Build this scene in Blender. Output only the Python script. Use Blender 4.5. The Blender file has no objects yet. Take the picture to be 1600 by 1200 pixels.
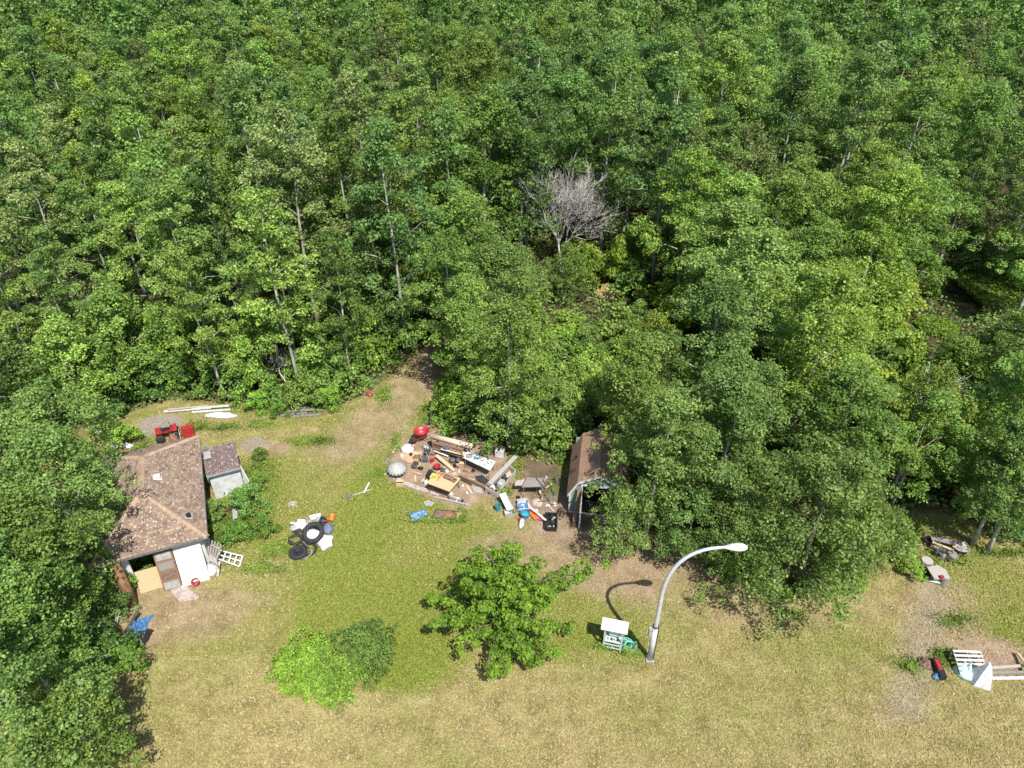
import bpy, bmesh, math, random
import numpy as np
from mathutils import Vector, Matrix, noise
random.seed(7); RNG = np.random.default_rng(7)
R = math.radians
scene = bpy.context.scene
COL = scene.collection

# ------------------------------------------------------------------ camera
CAM_H, CAM_PITCH, CAM_F = 27.0, R(35), 1100.0        # metres, radians below the horizon, focal length in pixels of a 1600 px wide frame
cam = bpy.data.cameras.new('camera'); camo = bpy.data.objects.new('camera', cam); COL.objects.link(camo)
camo.location = (0, 0, CAM_H); camo.rotation_euler = (R(90) - CAM_PITCH, 0, 0)
cam.sensor_width = 36; cam.lens = 36 * CAM_F / 1600; cam.clip_start = 0.5; cam.clip_end = 2500
scene.camera = camo
# ------------------------------------------------------------------ sky and sun
SUN = Vector((2.06, -4.07, 7.0)).normalized()
w = bpy.data.worlds.new('World'); scene.world = w; w.use_nodes = True
nt = w.node_tree; bg = nt.nodes['Background']
sky = nt.nodes.new('ShaderNodeTexSky'); sky.sky_type = 'NISHITA'; sky.sun_disc = False
sky.sun_elevation = math.asin(SUN.z); sky.sun_rotation = math.atan2(SUN.x, SUN.y)
nt.links.new(sky.outputs[0], bg.inputs[0]); bg.inputs[1].default_value = 0.12
sl = bpy.data.lights.new('sun', 'SUN'); sl.energy = 5.0; sl.angle = R(0.5); sl.color = (1, .955, .88)
slo = bpy.data.objects.new('sun', sl); COL.objects.link(slo); slo.location = (20, -40, 70)
slo.rotation_euler = SUN.to_track_quat('Z', 'Y').to_euler()
scene.view_settings.view_transform = 'Standard'; scene.view_settings.look = 'None'
scene.view_settings.exposure = 0.54; scene.view_settings.gamma = 1
scene.view_settings.use_curve_mapping = False
scene.cycles.max_bounces = 6; scene.cycles.diffuse_bounces = 3; scene.cycles.transmission_bounces = 4
scene.cycles.transparent_max_bounces = 8

# ------------------------------------------------------------------ surveying: where a point of the photograph lies in the place
_c, _s = math.cos(CAM_PITCH), math.sin(CAM_PITCH)
def P(px, py, z=0.0):
    v = (py - 600) / CAM_F; u = (px - 800) / CAM_F
    t = (z - CAM_H) / (-_s - v * _c)
    return Vector((u * t, (_c - v * _s) * t, z))
def PY(px, py, y):                                   # the same for a point on the upright plane at distance y
    v = (py - 600) / CAM_F; u = (px - 800) / CAM_F
    t = y / (_c - v * _s)
    return Vector((u * t, y, CAM_H + (-_s - v * _c) * t))
def proj(x, y, z):
    dz = CAM_H - z; dep = y * _c + dz * _s
    return 800 + CAM_F * x / dep, 600 + CAM_F * (dz * _c - y * _s) / dep
def ang(a, b): return math.atan2(b[1] - a[1], b[0] - a[0])

# ------------------------------------------------------------------ materials
def new_mat(name):
    m = bpy.data.materials.new(name); m.use_nodes = True
    t = m.node_tree; return m, t, t.nodes['Principled BSDF']
def mat(name, col, rough=.75, var=.18, scale=9, bump=.25, metal=0, spec=.3, col2=None, stretch=None, det=4):
    m, t, b = new_mat(name)
    n = t.nodes.new; L = t.links.new
    tc = n('ShaderNodeTexCoord'); mp = n('ShaderNodeMapping'); L(tc.outputs['Object'], mp.inputs[0])
    if stretch: mp.inputs['Scale'].default_value = stretch
    nz = n('ShaderNodeTexNoise'); nz.inputs['Scale'].default_value = scale; nz.inputs['Detail'].default_value = det
    L(mp.outputs[0], nz.inputs['Vector'])
    rp = n('ShaderNodeValToRGB'); L(nz.outputs['Fac'], rp.inputs[0])
    c2 = col2 if col2 else tuple(min(1, c * (1 + var)) for c in col)
    c1 = tuple(c * (1 - var) for c in col)
    rp.color_ramp.elements[0].position = .36; rp.color_ramp.elements[0].color = (*c1, 1)
    rp.color_ramp.elements[1].position = .64; rp.color_ramp.elements[1].color = (*c2, 1)
    L(rp.outputs[0], b.inputs['Base Color'])
    b.inputs['Roughness'].default_value = rough; b.inputs['Metallic'].default_value = metal
    b.inputs['Specular IOR Level'].default_value = spec
    if bump:
        bp = n('ShaderNodeBump'); bp.inputs['Strength'].default_value = bump; bp.inputs['Distance'].default_value = .02
        L(nz.outputs['Fac'], bp.inputs['Height']); L(bp.outputs[0], b.inputs['Normal'])
    return m
M = dict(
    white=mat('white_paint', (.53, .54, .53), .5, .15, 3, .15),
    whitewood=mat('flaking_white_paint', (.42, .40, .37), .8, .2, 14, .4, col2=(.74, .73, .70), stretch=(1, 6, 1)),
    lamp=mat('galvanised_pole', (.60, .61, .63), .38, .12, 3, .05, metal=.25, spec=.5),
    cloth=mat('white_plastic_sheet', (.56, .57, .60), .45, .2, 5, .6),
    greycloth=mat('grey_cover', (.34, .34, .32), .7, .16, 10, .3),
    bluecloth=mat('blue_grey_cloth', (.14, .16, .26), .8, .2, 10, .3),
    grey=mat('weathered_grey_wood', (.23, .21, .195), .85, .3, 8, .5, stretch=(1, 9, 9)),
    grey2=mat('bleached_wood', (.36, .335, .31), .85, .28, 10, .5, stretch=(1, 9, 9)),
    darkwood=mat('dark_old_wood', (.075, .058, .045), .85, .35, 8, .4),
    brown=mat('brown_board', (.21, .125, .08), .75, .25, 8, .3, stretch=(1, 8, 8)),
    tan=mat('tan_board', (.50, .36, .23), .75, .18, 8, .3, stretch=(1, 8, 8)),
    ply=mat('plywood', (.47, .36, .21), .7, .14, 7, .2, stretch=(1, 6, 6)),
    card=mat('cardboard', (.42, .29, .18), .85, .15, 7, .2),
    cream=mat('cream_roll', (.54, .44, .31), .6, .1, 4, .15),
    red=mat('red_enamel', (.34, .025, .03), .4, .18, 7, .1, spec=.5),
    orange=mat('orange_plastic', (.75, .16, .03), .45, .15, 6, .1, spec=.5),
    pink=mat('pink_plastic', (.62, .10, .22), .45, .1, 6, .1, spec=.5),
    blue=mat('blue_plastic', (.07, .18, .36), .5, .35, 9, .1, spec=.5),
    bluew=mat('blue_worn_deck', (.06, .18, .40), .6, .3, 9, .1, col2=(.30, .45, .62)),
    teal=mat('teal_plastic', (.05, .23, .26), .5, .15, 6, .1, spec=.5),
    turq=mat('turquoise_plastic', (.03, .30, .36), .45, .2, 6, .1, spec=.5),
    aqua=mat('aqua_hose', (.12, .58, .55), .5, .1, 6, .1),
    yellow=mat('yellow_plastic', (.52, .46, .15), .5, .12, 6, .1),
    black=mat('black_plastic', (.02, .02, .022), .42, .3, 9, .2, spec=.5),
    rubber=mat('tyre_rubber', (.032, .032, .034), .75, .25, 20, .4),
    steel=mat('grey_steel', (.25, .26, .27), .45, .2, 8, .1, metal=.5),
    dark=mat('dark_metal', (.05, .047, .045), .6, .35, 9, .2, metal=.3),
    rust=mat('rusty_steel', (.20, .075, .04), .85, .3, 12, .4, col2=(.30, .17, .12)),
    rust2=mat('brown_rusty_steel', (.17, .105, .085), .85, .3, 12, .4),
    slab=mat('grey_slab', (.30, .30, .29), .9, .15, 6, .3),
    pinkslab=mat('pale_stone_slab', (.36, .30, .27), .9, .25, 7, .5),
    shedgreen=mat('sage_green_siding', (.21, .29, .25), .65, .1, 5, .1),
    kiosk=mat('pale_grey_green_paint', (.42, .48, .45), .6, .1, 6, .15),
    glassy=mat('pale_teal_panel', (.45, .66, .66), .35, .08, 4, .05, spec=.5),
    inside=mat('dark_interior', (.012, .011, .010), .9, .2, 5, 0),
    bark=mat('pale_aspen_bark', (.33, .32, .27), .85, .35, 5, .3, stretch=(1, 1, .5)),
    bark2=mat('brown_grey_bark', (.15, .13, .105), .9, .3, 6, .4),
    deadbark=mat('dead_grey_wood', (.40, .37, .345), .85, .2, 6, .2),
    gravel=mat('grey_gravel', (.30, .27, .265), .95, .25, 30, .6),
    brick=mat('red_brick', (.24, .095, .055), .9, .25, 12, .4),
    straw=mat('dry_straw', (.32, .25, .11), .9, .3, 18, .5),
    moss=mat('bright_moss', (.20, .30, .012), .9, .3, 8, .5),
    log=mat('rusty_brown_bark', (.19, .11, .055), .9, .35, 7, .6, stretch=(1, 1, .3)),
)
# roof shingles: one tint per shingle, with pale chips where the stone has worn off
def shingle_mat(name, a, b_, chip, chips):
    m, t, b = new_mat(name); n = t.nodes.new; L = t.links.new
    at = n('ShaderNodeAttribute'); at.attribute_name = 'tint'
    rp = n('ShaderNodeValToRGB'); L(at.outputs['Fac'], rp.inputs[0])
    rp.color_ramp.elements[0].color = (*a, 1); rp.color_ramp.elements[1].color = (*b_, 1)
    tc = n('ShaderNodeTexCoord'); nz = n('ShaderNodeTexNoise'); nz.inputs['Scale'].default_value = 10; nz.inputs['Detail'].default_value = 5
    nz.inputs['Roughness'].default_value = .7
    L(tc.outputs['Object'], nz.inputs['Vector'])
    r2 = n('ShaderNodeValToRGB'); r2.color_ramp.elements[0].position = chips; r2.color_ramp.elements[1].position = chips + .035
    L(nz.outputs['Fac'], r2.inputs[0])
    mx = n('ShaderNodeMixRGB'); L(r2.outputs[0], mx.inputs[0]); L(rp.outputs[0], mx.inputs[1]); mx.inputs[2].default_value = (*chip, 1)
    L(mx.outputs[0], b.inputs['Base Color']); b.inputs['Roughness'].default_value = .9; b.inputs['Specular IOR Level'].default_value = .15
    return m
M['shingle'] = shingle_mat('worn_roof_shingle', (.15, .106, .084), (.33, .24, .17), (.60, .51, .44), .585)
M['shingle_cap'] = shingle_mat('tan_ridge_shingle', (.31, .22, .155), (.39, .275, .185), (.52, .43, .34), .60)
M['shingle_dark'] = shingle_mat('dark_roof_shingle', (.12, .085, .085), (.20, .14, .13), (.58, .50, .46), .585)
M['shingle_brown'] = shingle_mat('brown_roof_shingle', (.25, .155, .105), (.32, .205, .14), (.34, .24, .19), .66)

def leaf_mat(name, dark, light, trans, tr=.35):
    m = bpy.data.materials.new(name); m.use_nodes = True; t = m.node_tree; t.nodes.clear(); n = t.nodes.new; L = t.links.new
    at = n('ShaderNodeAttribute'); at.attribute_name = 'tint'
    rp = n('ShaderNodeValToRGB'); L(at.outputs['Fac'], rp.inputs[0])
    rp.color_ramp.elements[0].color = (*dark, 1); rp.color_ramp.elements[1].color = (*light, 1)
    oi = n('ShaderNodeObjectInfo')
    mx = n('ShaderNodeMixRGB'); mx.blend_type = 'MULTIPLY'; mx.inputs[0].default_value = 1
    hs = n('ShaderNodeHueSaturation'); mr = n('ShaderNodeMapRange'); mr.inputs[3].default_value = .78; mr.inputs[4].default_value = 1.22; L(oi.outputs['Random'], mr.inputs[0]); L(mr.outputs[0], hs.inputs['Value'])
    m2 = n('ShaderNodeMath'); m2.operation = 'MULTIPLY'; L(oi.outputs['Random'], m2.inputs[0]); m2.inputs[1].default_value = 17.3
    m3 = n('ShaderNodeMath'); m3.operation = 'FRACT'; L(m2.outputs[0], m3.inputs[0])
    m4 = n('ShaderNodeMapRange'); m4.inputs[3].default_value = .484; m4.inputs[4].default_value = .512; L(m3.outputs[0], m4.inputs[0]); L(m4.outputs[0], hs.inputs['Hue'])
    L(rp.outputs[0], hs.inputs['Color']); L(hs.outputs[0], mx.inputs[1]); L(oi.outputs['Color'], mx.inputs[2])
    mt = n('ShaderNodeMixRGB'); mt.blend_type = 'MULTIPLY'; mt.inputs[0].default_value = 1
    L(mx.outputs[0], mt.inputs[1]); mt.inputs[2].default_value = (*trans, 1)
    pb = n('ShaderNodeBsdfPrincipled'); L(mx.outputs[0], pb.inputs['Base Color'])
    pb.inputs['Roughness'].default_value = .5; pb.inputs['Specular IOR Level'].default_value = .22
    tl = n('ShaderNodeBsdfTranslucent'); L(mt.outputs[0], tl.inputs[0])
    ms = n('ShaderNodeMixShader'); ms.inputs[0].default_value = tr
    L(pb.outputs[0], ms.inputs[1]); L(tl.outputs[0], ms.inputs[2])
    o = n('ShaderNodeOutputMaterial'); L(ms.outputs[0], o.inputs[0])
    return m
M['leaf'] = leaf_mat('green_leaf', (.055, .112, .022), (.30, .45, .12), (1.3, 1.45, .6), .30)
M['leaf_bright'] = leaf_mat('bright_leaf', (.075, .165, .016), (.29, .45, .05), (1.2, 1.3, .6))
M['blade'] = leaf_mat('grass_blade', (.44, .35, .18), (.19, .25, .035), (1.1, 1.2, .7), .25)

# ------------------------------------------------------------------ mesh builder
class MB:
    """collects shapes in place coordinates and links them as ONE mesh object"""
    def __init__(s, T=None): s.v = []; s.f = []; s.T = T
    def add(s, vs, fs):
        o = len(s.v)
        s.v += [(s.T @ Vector(v)) if s.T else Vector(v) for v in vs]
        s.f += [tuple(i + o for i in f) for f in fs]; return s
    def box(s, c, d, rot=(0, 0, 0), jit=0):
        from mathutils import Euler
        m = Euler(rot).to_matrix(); vs = []
        for x in (-.5, .5):
            for y in (-.5, .5):
                for z in (-.5, .5):
                    vs.append(Vector(c) + m @ Vector((x * d[0] + random.uniform(-jit, jit), y * d[1] + random.uniform(-jit, jit), z * d[2] + random.uniform(-jit, jit))))
        return s.add(vs, [(0, 1, 3, 2), (4, 6, 7, 5), (0, 4, 5, 1), (2, 3, 7, 6), (0, 2, 6, 4), (1, 5, 7, 3)])
    def beam(s, a, b, w, h):
        a, b = Vector(a), Vector(b); d = b - a; d.normalize()
        up = Vector((0, 0, 1)) if abs(d.z) < .9 else Vector((0, 1, 0))
        sx = d.cross(up).normalized() * w / 2; sz = sx.cross(d).normalized() * h / 2
        vs = [p + q for p in (a, b) for q in (-sx - sz, sx - sz, sx + sz, -sx + sz)]
        return s.add(vs, [(3, 2, 1, 0), (4, 5, 6, 7), (0, 1, 5, 4), (1, 2, 6, 5), (2, 3, 7, 6), (3, 0, 4, 7)])
    def tube(s, pts, rad, n=8, cap=True):
        pts = [Vector(p) for p in pts]
        if not isinstance(rad, (list, tuple)): rad = [rad] * len(pts)
        vs = []; fs = []; a = None
        for i, p in enumerate(pts):
            d = (pts[min(i + 1, len(pts) - 1)] - pts[max(i - 1, 0)]).normalized()
            if a is None or (a - d * a.dot(d)).length < .05:
                up = Vector((0, 0, 1)) if abs(d.z) < .95 else Vector((1, 0, 0)); a = d.cross(up).normalized()
            a = (a - d * a.dot(d)).normalized(); b = a.cross(d)
            for k in range(n):
                t = 2 * math.pi * k / n; vs.append(p + (a * math.cos(t) + b * math.sin(t)) * rad[i])
        for i in range(len(pts) - 1):
            for k in range(n):
                k2 = (k + 1) % n; fs.append((i * n + k, i * n + k2, (i + 1) * n + k2, (i + 1) * n + k))
        if cap: fs += [tuple(range(n))[::-1], tuple(range((len(pts) - 1) * n, len(pts) * n))]
        return s.add(vs, fs)
    def prism(s, top, t):                             # a slab: its top outline in 3-D, thickness t straight down
        n = len(top); vs = [Vector(p) for p in top] + [Vector(p) - Vector((0, 0, t)) for p in top]
        return s.add(vs, [tuple(range(n)), tuple(range(2 * n - 1, n - 1, -1))] + [(i, i + n, (i + 1) % n + n, (i + 1) % n) for i in range(n)])
    def poly(s, pts, nrm, t):                         # a slab with its own direction of thickness
        n = len(pts); nv = Vector(nrm).normalized() * t
        vs = [Vector(p) for p in pts] + [Vector(p) + nv for p in pts]
        return s.add(vs, [tuple(range(n)), tuple(range(2 * n - 1, n - 1, -1))] + [(i, i + n, (i + 1) % n + n, (i + 1) % n) for i in range(n)])
    def lathe(s, prof, c=(0, 0, 0), n=20, tilt=(0, 0, 0), sx=1, sy=1, wob=0, close=False):
        from mathutils import Euler
        m = Euler(tilt).to_matrix(); vs = []; fs = []
        for r, z in prof:
            for k in range(n):
                t = 2 * math.pi * k / n; rr = r * (1 + wob * math.cos(t * n / 2))
                vs.append(Vector(c) + m @ Vector((rr * math.cos(t) * sx, rr * math.sin(t) * sy, z)))
        for i in range(len(prof) - 1):
            for k in range(n):
                k2 = (k + 1) % n; fs.append((i * n + k, i * n + k2, (i + 1) * n + k2, (i + 1) * n + k))
        if close:
            i = len(prof) - 1
            for k in range(n): k2 = (k + 1) % n; fs.append((i * n + k, i * n + k2, k2, k))
        else: fs += [tuple(range(n))[::-1], tuple(range((len(prof) - 1) * n, len(prof) * n))]
        return s.add(vs, fs)
    def heap(s, c, rx, ry, h, rot=0, seed=0, rough=.5, n=26, rings=7, flat=.06):   # crumpled cloth, bag, mound
        rr = random.Random(seed); vs = [Vector(c) + Vector((0, 0, h))]; fs = []
        o = rr.uniform(0, 99)
        for i in range(1, rings + 1):
            q = i / rings
            for k in range(n):
                t = 2 * math.pi * k / n
                e = 1 + min(rough, 1) * .5 * noise.noise(Vector((math.cos(t) * 1.7 + o, math.sin(t) * 1.7, seed)))
                x, y = math.cos(t) * rx * q * e, math.sin(t) * ry * q * e
                z = h * (1 - q ** 2.2) * (1 + rough * 1.3 * noise.noise(Vector((x * 5 / rx + o, y * 5 / ry, seed + 3)))) + flat * h * (1 + noise.noise(Vector((x * 9 / rx, y * 9 / ry, o)))) * (q < 1)
                vs.append(Vector(c) + Vector((x * math.cos(rot) - y * math.sin(rot), x * math.sin(rot) + y * math.cos(rot), max(z, 0))))
        for k in range(n): fs.append((0, 1 + k, 1 + (k + 1) % n))
        for i in range(rings - 1):
            for k in range(n):
                a = 1 + i * n; fs.append((a + k, a + n + k, a + n + (k + 1) % n, a + (k + 1) % n))
        fs.append(tuple(1 + (rings - 1) * n + k for k in range(n))[::-1])
        return s.add(vs, fs)
    def tub(s, c, r0, r1, h, n=20, wall=.012, tilt=(0, 0, 0), sx=1, sy=1, rim=.012):
        return s.lathe([(r0, 0), (r1, h - .02), (r1 + rim, h - .018), (r1 + rim, h), (r1 - wall, h), (r0 - wall, wall)], c, n, tilt, sx, sy)
    def tray(s, o, w, d, h, t=.015):                  # an open box in local coordinates: floor and four walls butted
        x, y, z = o
        s.box((x, y, z + t / 2), (w, d, t))
        s.box((x - w / 2 + t / 2, y, z + t + (h - t) / 2), (t, d, h - t)); s.box((x + w / 2 - t / 2, y, z + t + (h - t) / 2), (t, d, h - t))
        s.box((x, y - d / 2 + t / 2, z + t + (h - t) / 2), (w - 2 * t, t, h - t)); s.box((x, y + d / 2 - t / 2, z + t + (h - t) / 2), (w - 2 * t, t, h - t))
        return s
    def build(s, name, m, parent=None, smooth=False, tint=None):
        me = bpy.data.meshes.new(name)
        off = parent_loc(parent)
        me.from_pydata([v - off for v in s.v], [], s.f)
        me.materials.append(M[m] if isinstance(m, str) else m)
        if smooth: me.polygons.foreach_set('use_smooth', [True] * len(me.polygons))
        if tint is not None:
            a = me.attributes.new('tint', 'FLOAT', 'FACE'); a.data.foreach_set('value', tint)
        o = bpy.data.objects.new(name, me); COL.objects.link(o)
        if parent: o.parent = parent
        else:
            c = Vector((sum(v.x for v in s.v), sum(v.y for v in s.v), 0)) / len(s.v)      # origin at the foot of the thing
            c.z = min(v.z for v in s.v)
            me.transform(Matrix.Translation(-c)); o.location = c
        return o
def parent_loc(p):
    v = Vector((0, 0, 0))
    while p: v += p.location; p = p.parent
    return v
def tag(o, label=None, cat=None, group=None, kind=None):
    if label: o['label'] = label
    if cat: o['category'] = cat
    if group: o['group'] = group
    if kind: o['kind'] = kind
    return o
def thing(name, label, cat, loc, group=None):
    o = bpy.data.objects.new(name, None); COL.objects.link(o); o.location = loc; o.empty_display_size = .2
    return tag(o, label, cat, group)
def TR(loc, rz=0): return Matrix.Translation(Vector(loc)) @ Matrix.Rotation(rz, 4, 'Z')
def raw_mesh(name, V, F, m, tint=None, smooth=False):          # V (n,3) and F (k,4) or (k,3) arrays
    me = bpy.data.meshes.new(name); k = F.shape[1]
    me.vertices.add(len(V)); me.vertices.foreach_set('co', V.astype(np.float32).ravel())
    me.loops.add(F.size); me.loops.foreach_set('vertex_index', F.astype(np.int32).ravel())
    me.polygons.add(len(F)); me.polygons.foreach_set('loop_start', np.arange(0, F.size, k, dtype=np.int32))
    if smooth: me.polygons.foreach_set('use_smooth', np.ones(len(F), bool))
    me.update(calc_edges=True); me.materials.append(m)
    if tint is not None:
        a = me.attributes.new('tint', 'FLOAT', 'FACE'); a.data.foreach_set('value', tint.astype(np.float32))
    return me

# ================================================================== THE GROUND
def in_poly(px, py, poly):
    r = np.zeros(np.shape(px), bool); n = len(poly)
    for i in range(n):
        x1, y1 = poly[i]; x2, y2 = poly[(i + 1) % n]
        c = ((y1 > py) != (y2 > py)) & (px < (x2 - x1) * (py - y1) / ((y2 - y1) or 1e-9) + x1)
        r ^= c
    return r
def poly_dist(X, Y, poly):                            # signed distance in metres, negative inside
    d = np.full(np.shape(X), 1e9); n = len(poly)
    for i in range(n):
        ax, ay = poly[i]; bx, by = poly[(i + 1) % n]
        t = np.clip(((X - ax) * (bx - ax) + (Y - ay) * (by - ay)) / ((bx - ax) ** 2 + (by - ay) ** 2 + 1e-9), 0, 1)
        d = np.minimum(d, np.hypot(X - ax - t * (bx - ax), Y - ay - t * (by - ay)))
    return np.where(in_poly(X, Y, poly), -d, d)
def G(pts): return [tuple(P(a, b))[:2] for a, b in pts]
YARD_PX = [(60, 720), (150, 662), (262, 628), (372, 634), (450, 655), (520, 645), (572, 616), (612, 588), (650, 556), (692, 520), (716, 545), (696, 600),
           (662, 655), (700, 676), (760, 694), (800, 712), (830, 722), (885, 735), (897, 690), (935, 672), (960, 690), (975, 760), (1010, 830), (1100, 860), (1250, 880), (1370, 850),
           (1400, 800), (1480, 800), (1600, 838), (1800, 870), (1900, 1400), (-200, 1400), (60, 1060), (120, 900)]
YARD = G(YARD_PX)
PAD = G([(601, 742), (612, 715), (632, 690), (655, 668), (700, 672), (770, 690), (806, 705), (836, 742), (870, 735), (890, 745), (885, 800), (850, 812), (790, 776), (752, 775), (732, 792), (690, 782), (650, 768), (616, 758)])
TRACK = G([(700, 525), (712, 552), (692, 602), (660, 640), (628, 690), (590, 700), (540, 730), (470, 705), (520, 668), (560, 640), (612, 592), (655, 556)])
GRAVEL = G([(1448, 910), (1472, 912), (1480, 960), (1470, 1000), (1452, 1050), (1440, 1120), (1385, 1120), (1415, 1040), (1418, 985), (1436, 950)])
POOL = G([(1452, 440), (1480, 436), (1512, 462), (1530, 480), (1526, 496), (1506, 498), (1492, 478), (1460, 462)])
MOSSBANK = G([(1430, 500), (1462, 492), (1490, 500), (1486, 522), (1450, 534), (1428, 520)])
def fbm(X, Y, sc, seed, oc=4):                         # smooth value noise on a numpy grid
    out = 0; amp = 1; tot = 0
    for o in range(oc):
        r = np.random.default_rng(seed + o); T = r.random((128, 128))
        x = X * sc * 2 ** o + 1000.3; y = Y * sc * 2 ** o + 1000.7
        xi, yi = np.floor(x).astype(int), np.floor(y).astype(int); fx, fy = x - xi, y - yi
        fx, fy = fx * fx * (3 - 2 * fx), fy * fy * (3 - 2 * fy)
        a = T[xi % 128, yi % 128]; b = T[(xi + 1) % 128, yi % 128]; c = T[xi % 128, (yi + 1) % 128]; d = T[(xi + 1) % 128, (yi + 1) % 128]
        out = out + amp * ((a * (1 - fx) + b * fx) * (1 - fy) + (c * (1 - fx) + d * fx) * fy); tot += amp; amp *= .55
    return out / tot
# soft patches: (px, py, radius_x m, radius_y m, kind, strength)
BLOBS = [(560, 830, 8, 4.5, 'g', .7), (620, 930, 7, 4, 'g', .75), (540, 900, 5, 3, 'g', .5), (880, 960, 4, 2.4, 'g', .5), (450, 760, 3, 4, 'g', .5), (760, 850, 4, 1.6, 'g', .45), (600, 800, 5, 3.5, 'g', .75), (560, 770, 3.5, 3, 'g', .5), (690, 860, 4, 2.5, 'g', .75), (660, 960, 3, 2.5, 'g', .85), (640, 1010, 3, 2, 'g', .9), (420, 900, 2, 2, 'g', .15),
         (930, 1000, 3, 1.6, 'g', .6), (860, 990, 2.5, 2, 'g', .35), (930, 950, 3, 1.5, 'g', .35), (1560, 930, 3, 3.5, 'g', .5), (1570, 980, 2, 2, 'g', .7), (1500, 930, 1.2, 1.5, 'd', .3), (655, 600, .35, 1.6, 'g', .6), (625, 640, .35, 1.2, 'g', .6), (590, 675, .5, .9, 'g', .55), (545, 710, .8, .6, 'g', .5), (400, 760, 2.2, 3.5, 'g', .8), (440, 820, 1.5, 2, 'g', .5),
         (490, 690, 2.4, 1, 'g', .7), (530, 665, 1.5, 1, 'g', .5), (370, 690, 3, 1.2, 'g', .2), (620, 620, 1, 2, 'g', .3), (600, 700, .8, 2, 'g', .5), (590, 745, .9, 1, 'g', .7), (700, 820, 3, .8, 'g', .6),
         (550, 730, 2.5, 2, 'g', .3), (480, 880, 5, 1.5, 'g', .3), (260, 850, 2, 2, 'g', .4), (1040, 960, 2, 1, 'g', .25), (1500, 880, 1.2, 1, 'g', .4),
         (1280, 1000, 4, 1.2, 'g', .25), (380, 1000, 3, 1, 'g', .25), (300, 960, 2.5, 1.5, 'd', .45), (350, 940, 3, .8, 'd', .35), (420, 700, 1.6, .9, 'd', .6), (245, 662, 1.5, 1.1, 'v', .95), (398, 693, 1.1, .7, 'v', .6),
         (880, 860, 5, 1.6, 'd', .5), (1000, 880, 5, 2.2, 'd', .6), (1150, 930, 5, 2, 'd', .35), (1250, 950, 5, 1.5, 'd', .3), (900, 780, 3, 3, 'd', .9), (860, 740, 2, 2, 'd', .9), (1480, 960, 2.2, 2, 'd', .45), (1500, 1010, 2, 1.2, 'd', .45),
         (1555, 1020, 1.6, 1, 'd', .8), (1400, 840, 2.5, 1.2, 'd', .35), (230, 960, 2, 3, 'd', .5), (275, 915, 1.4, 1, 'd', .5), (575, 612, 1, .5, 'd', .5), (690, 570, 2, 4, 'd', .8), (600, 650, 1.6, 4, 'd', .35), (540, 690, 3, 1.5, 'd', .25),
         (1540, 450, 6, 6, 'g', .5)]
def masks(X, Y):
    g = np.zeros(np.shape(X)); d = np.zeros(np.shape(X)); v = np.zeros(np.shape(X))
    wob = (fbm(X, Y, .45, 5) - .5) * 1.6
    for px, py, rx, ry, k, s_ in BLOBS:
        c = P(px, py); q = ((X - c.x) / rx) ** 2 + ((Y - c.y) / ry) ** 2
        wgt = s_ * np.clip(1.35 - q + wob, 0, 1)
        if k == 'g': g = np.maximum(g, wgt)
        elif k == 'd': d = np.maximum(d, wgt)
        else: v = np.maximum(v, wgt)
    soft = lambda poly, w_: np.clip(.5 - (poly_dist(X, Y, poly) + wob * .35) / w_, 0, 1)
    d = np.maximum(d, soft(PAD, .5)); d = np.maximum(d, .45 * soft(TRACK, 1.2)); v = np.maximum(v, .5 * soft(GRAVEL, 1.6)); d = np.maximum(d, .5 * soft(GRAVEL, 2.2))
    yd = poly_dist(X, Y, YARD) + wob * .4
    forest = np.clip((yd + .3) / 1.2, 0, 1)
    for px, py, rx, ry, a in [(860, 755, 1.7, 2.2, .75), (905, 800, 1.2, 1.2, .5), (835, 720, 1.5, 1, .7), (980, 850, 3, .8, .45)]:   # dark humus and leaf litter before the shed, with tree shade painted in
        c = P(px, py); forest = np.maximum(forest, a * np.clip(1.3 - ((X - c.x) / rx) ** 2 - ((Y - c.y) / ry) ** 2 + wob, 0, 1))  # forest litter mask plus the tree shade painted in here
    g = np.maximum(g, .55 * np.clip(1 - abs(yd + .7) / .8, 0, 1) * (fbm(X, Y, .8, 31) > .45))
    return g, d, v, forest
xs = np.concatenate([-np.geomspace(420, 29, 34), np.arange(-28, 40.01, .17), np.geomspace(41, 420, 34)])
ys = np.concatenate([-np.geomspace(60, 1, 8)[:-1], np.linspace(-.5, 9, 8), np.arange(9.5, 57, .17), np.geomspace(58, 900, 50)])
GX, GY = np.meshgrid(xs, ys)
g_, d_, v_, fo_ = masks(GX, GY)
GZ = (fbm(GX, GY, .35, 77) - .5) * .10 * fo_
pd = poly_dist(GX, GY, POOL); GZ = GZ - .45 * np.clip(.6 - pd, 0, 1)
GZ = GZ + .05 * (fbm(GX, GY, 2.2, 91, 2) - .5) * (1 - fo_) * .4 - .012
m, t, b = new_mat('yard_ground'); n = t.nodes.new; L = t.links.new
def attr(nm): a = n('ShaderNodeAttribute'); a.attribute_name = nm; return a.outputs['Color']
sep = n('ShaderNodeSeparateColor'); L(attr('patch'), sep.inputs[0])
tc = n('ShaderNodeTexCoord')
def nz(sc, det=4, ro=.6):
    x = n('ShaderNodeTexNoise'); x.inputs['Scale'].default_value = sc; x.inputs['Detail'].default_value = det; x.inputs['Roughness'].default_value = ro
    L(tc.outputs['Object'], x.inputs['Vector']); return x.outputs['Fac']
def ramp(f, stops):
    r = n('ShaderNodeValToRGB'); L(f, r.inputs[0]); e = r.color_ramp.elements
    while len(e) < len(stops): e.new(.5)
    for i, (p_, c_) in enumerate(stops): e[i].position = p_; e[i].color = (*c_, 1)
    return r.outputs[0]
def mix(f, a, b2):
    x = n('ShaderNodeMixRGB'); L(f, x.inputs[0]); L(a, x.inputs[1]); L(b2, x.inputs[2]); return x.outputs[0]
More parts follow.
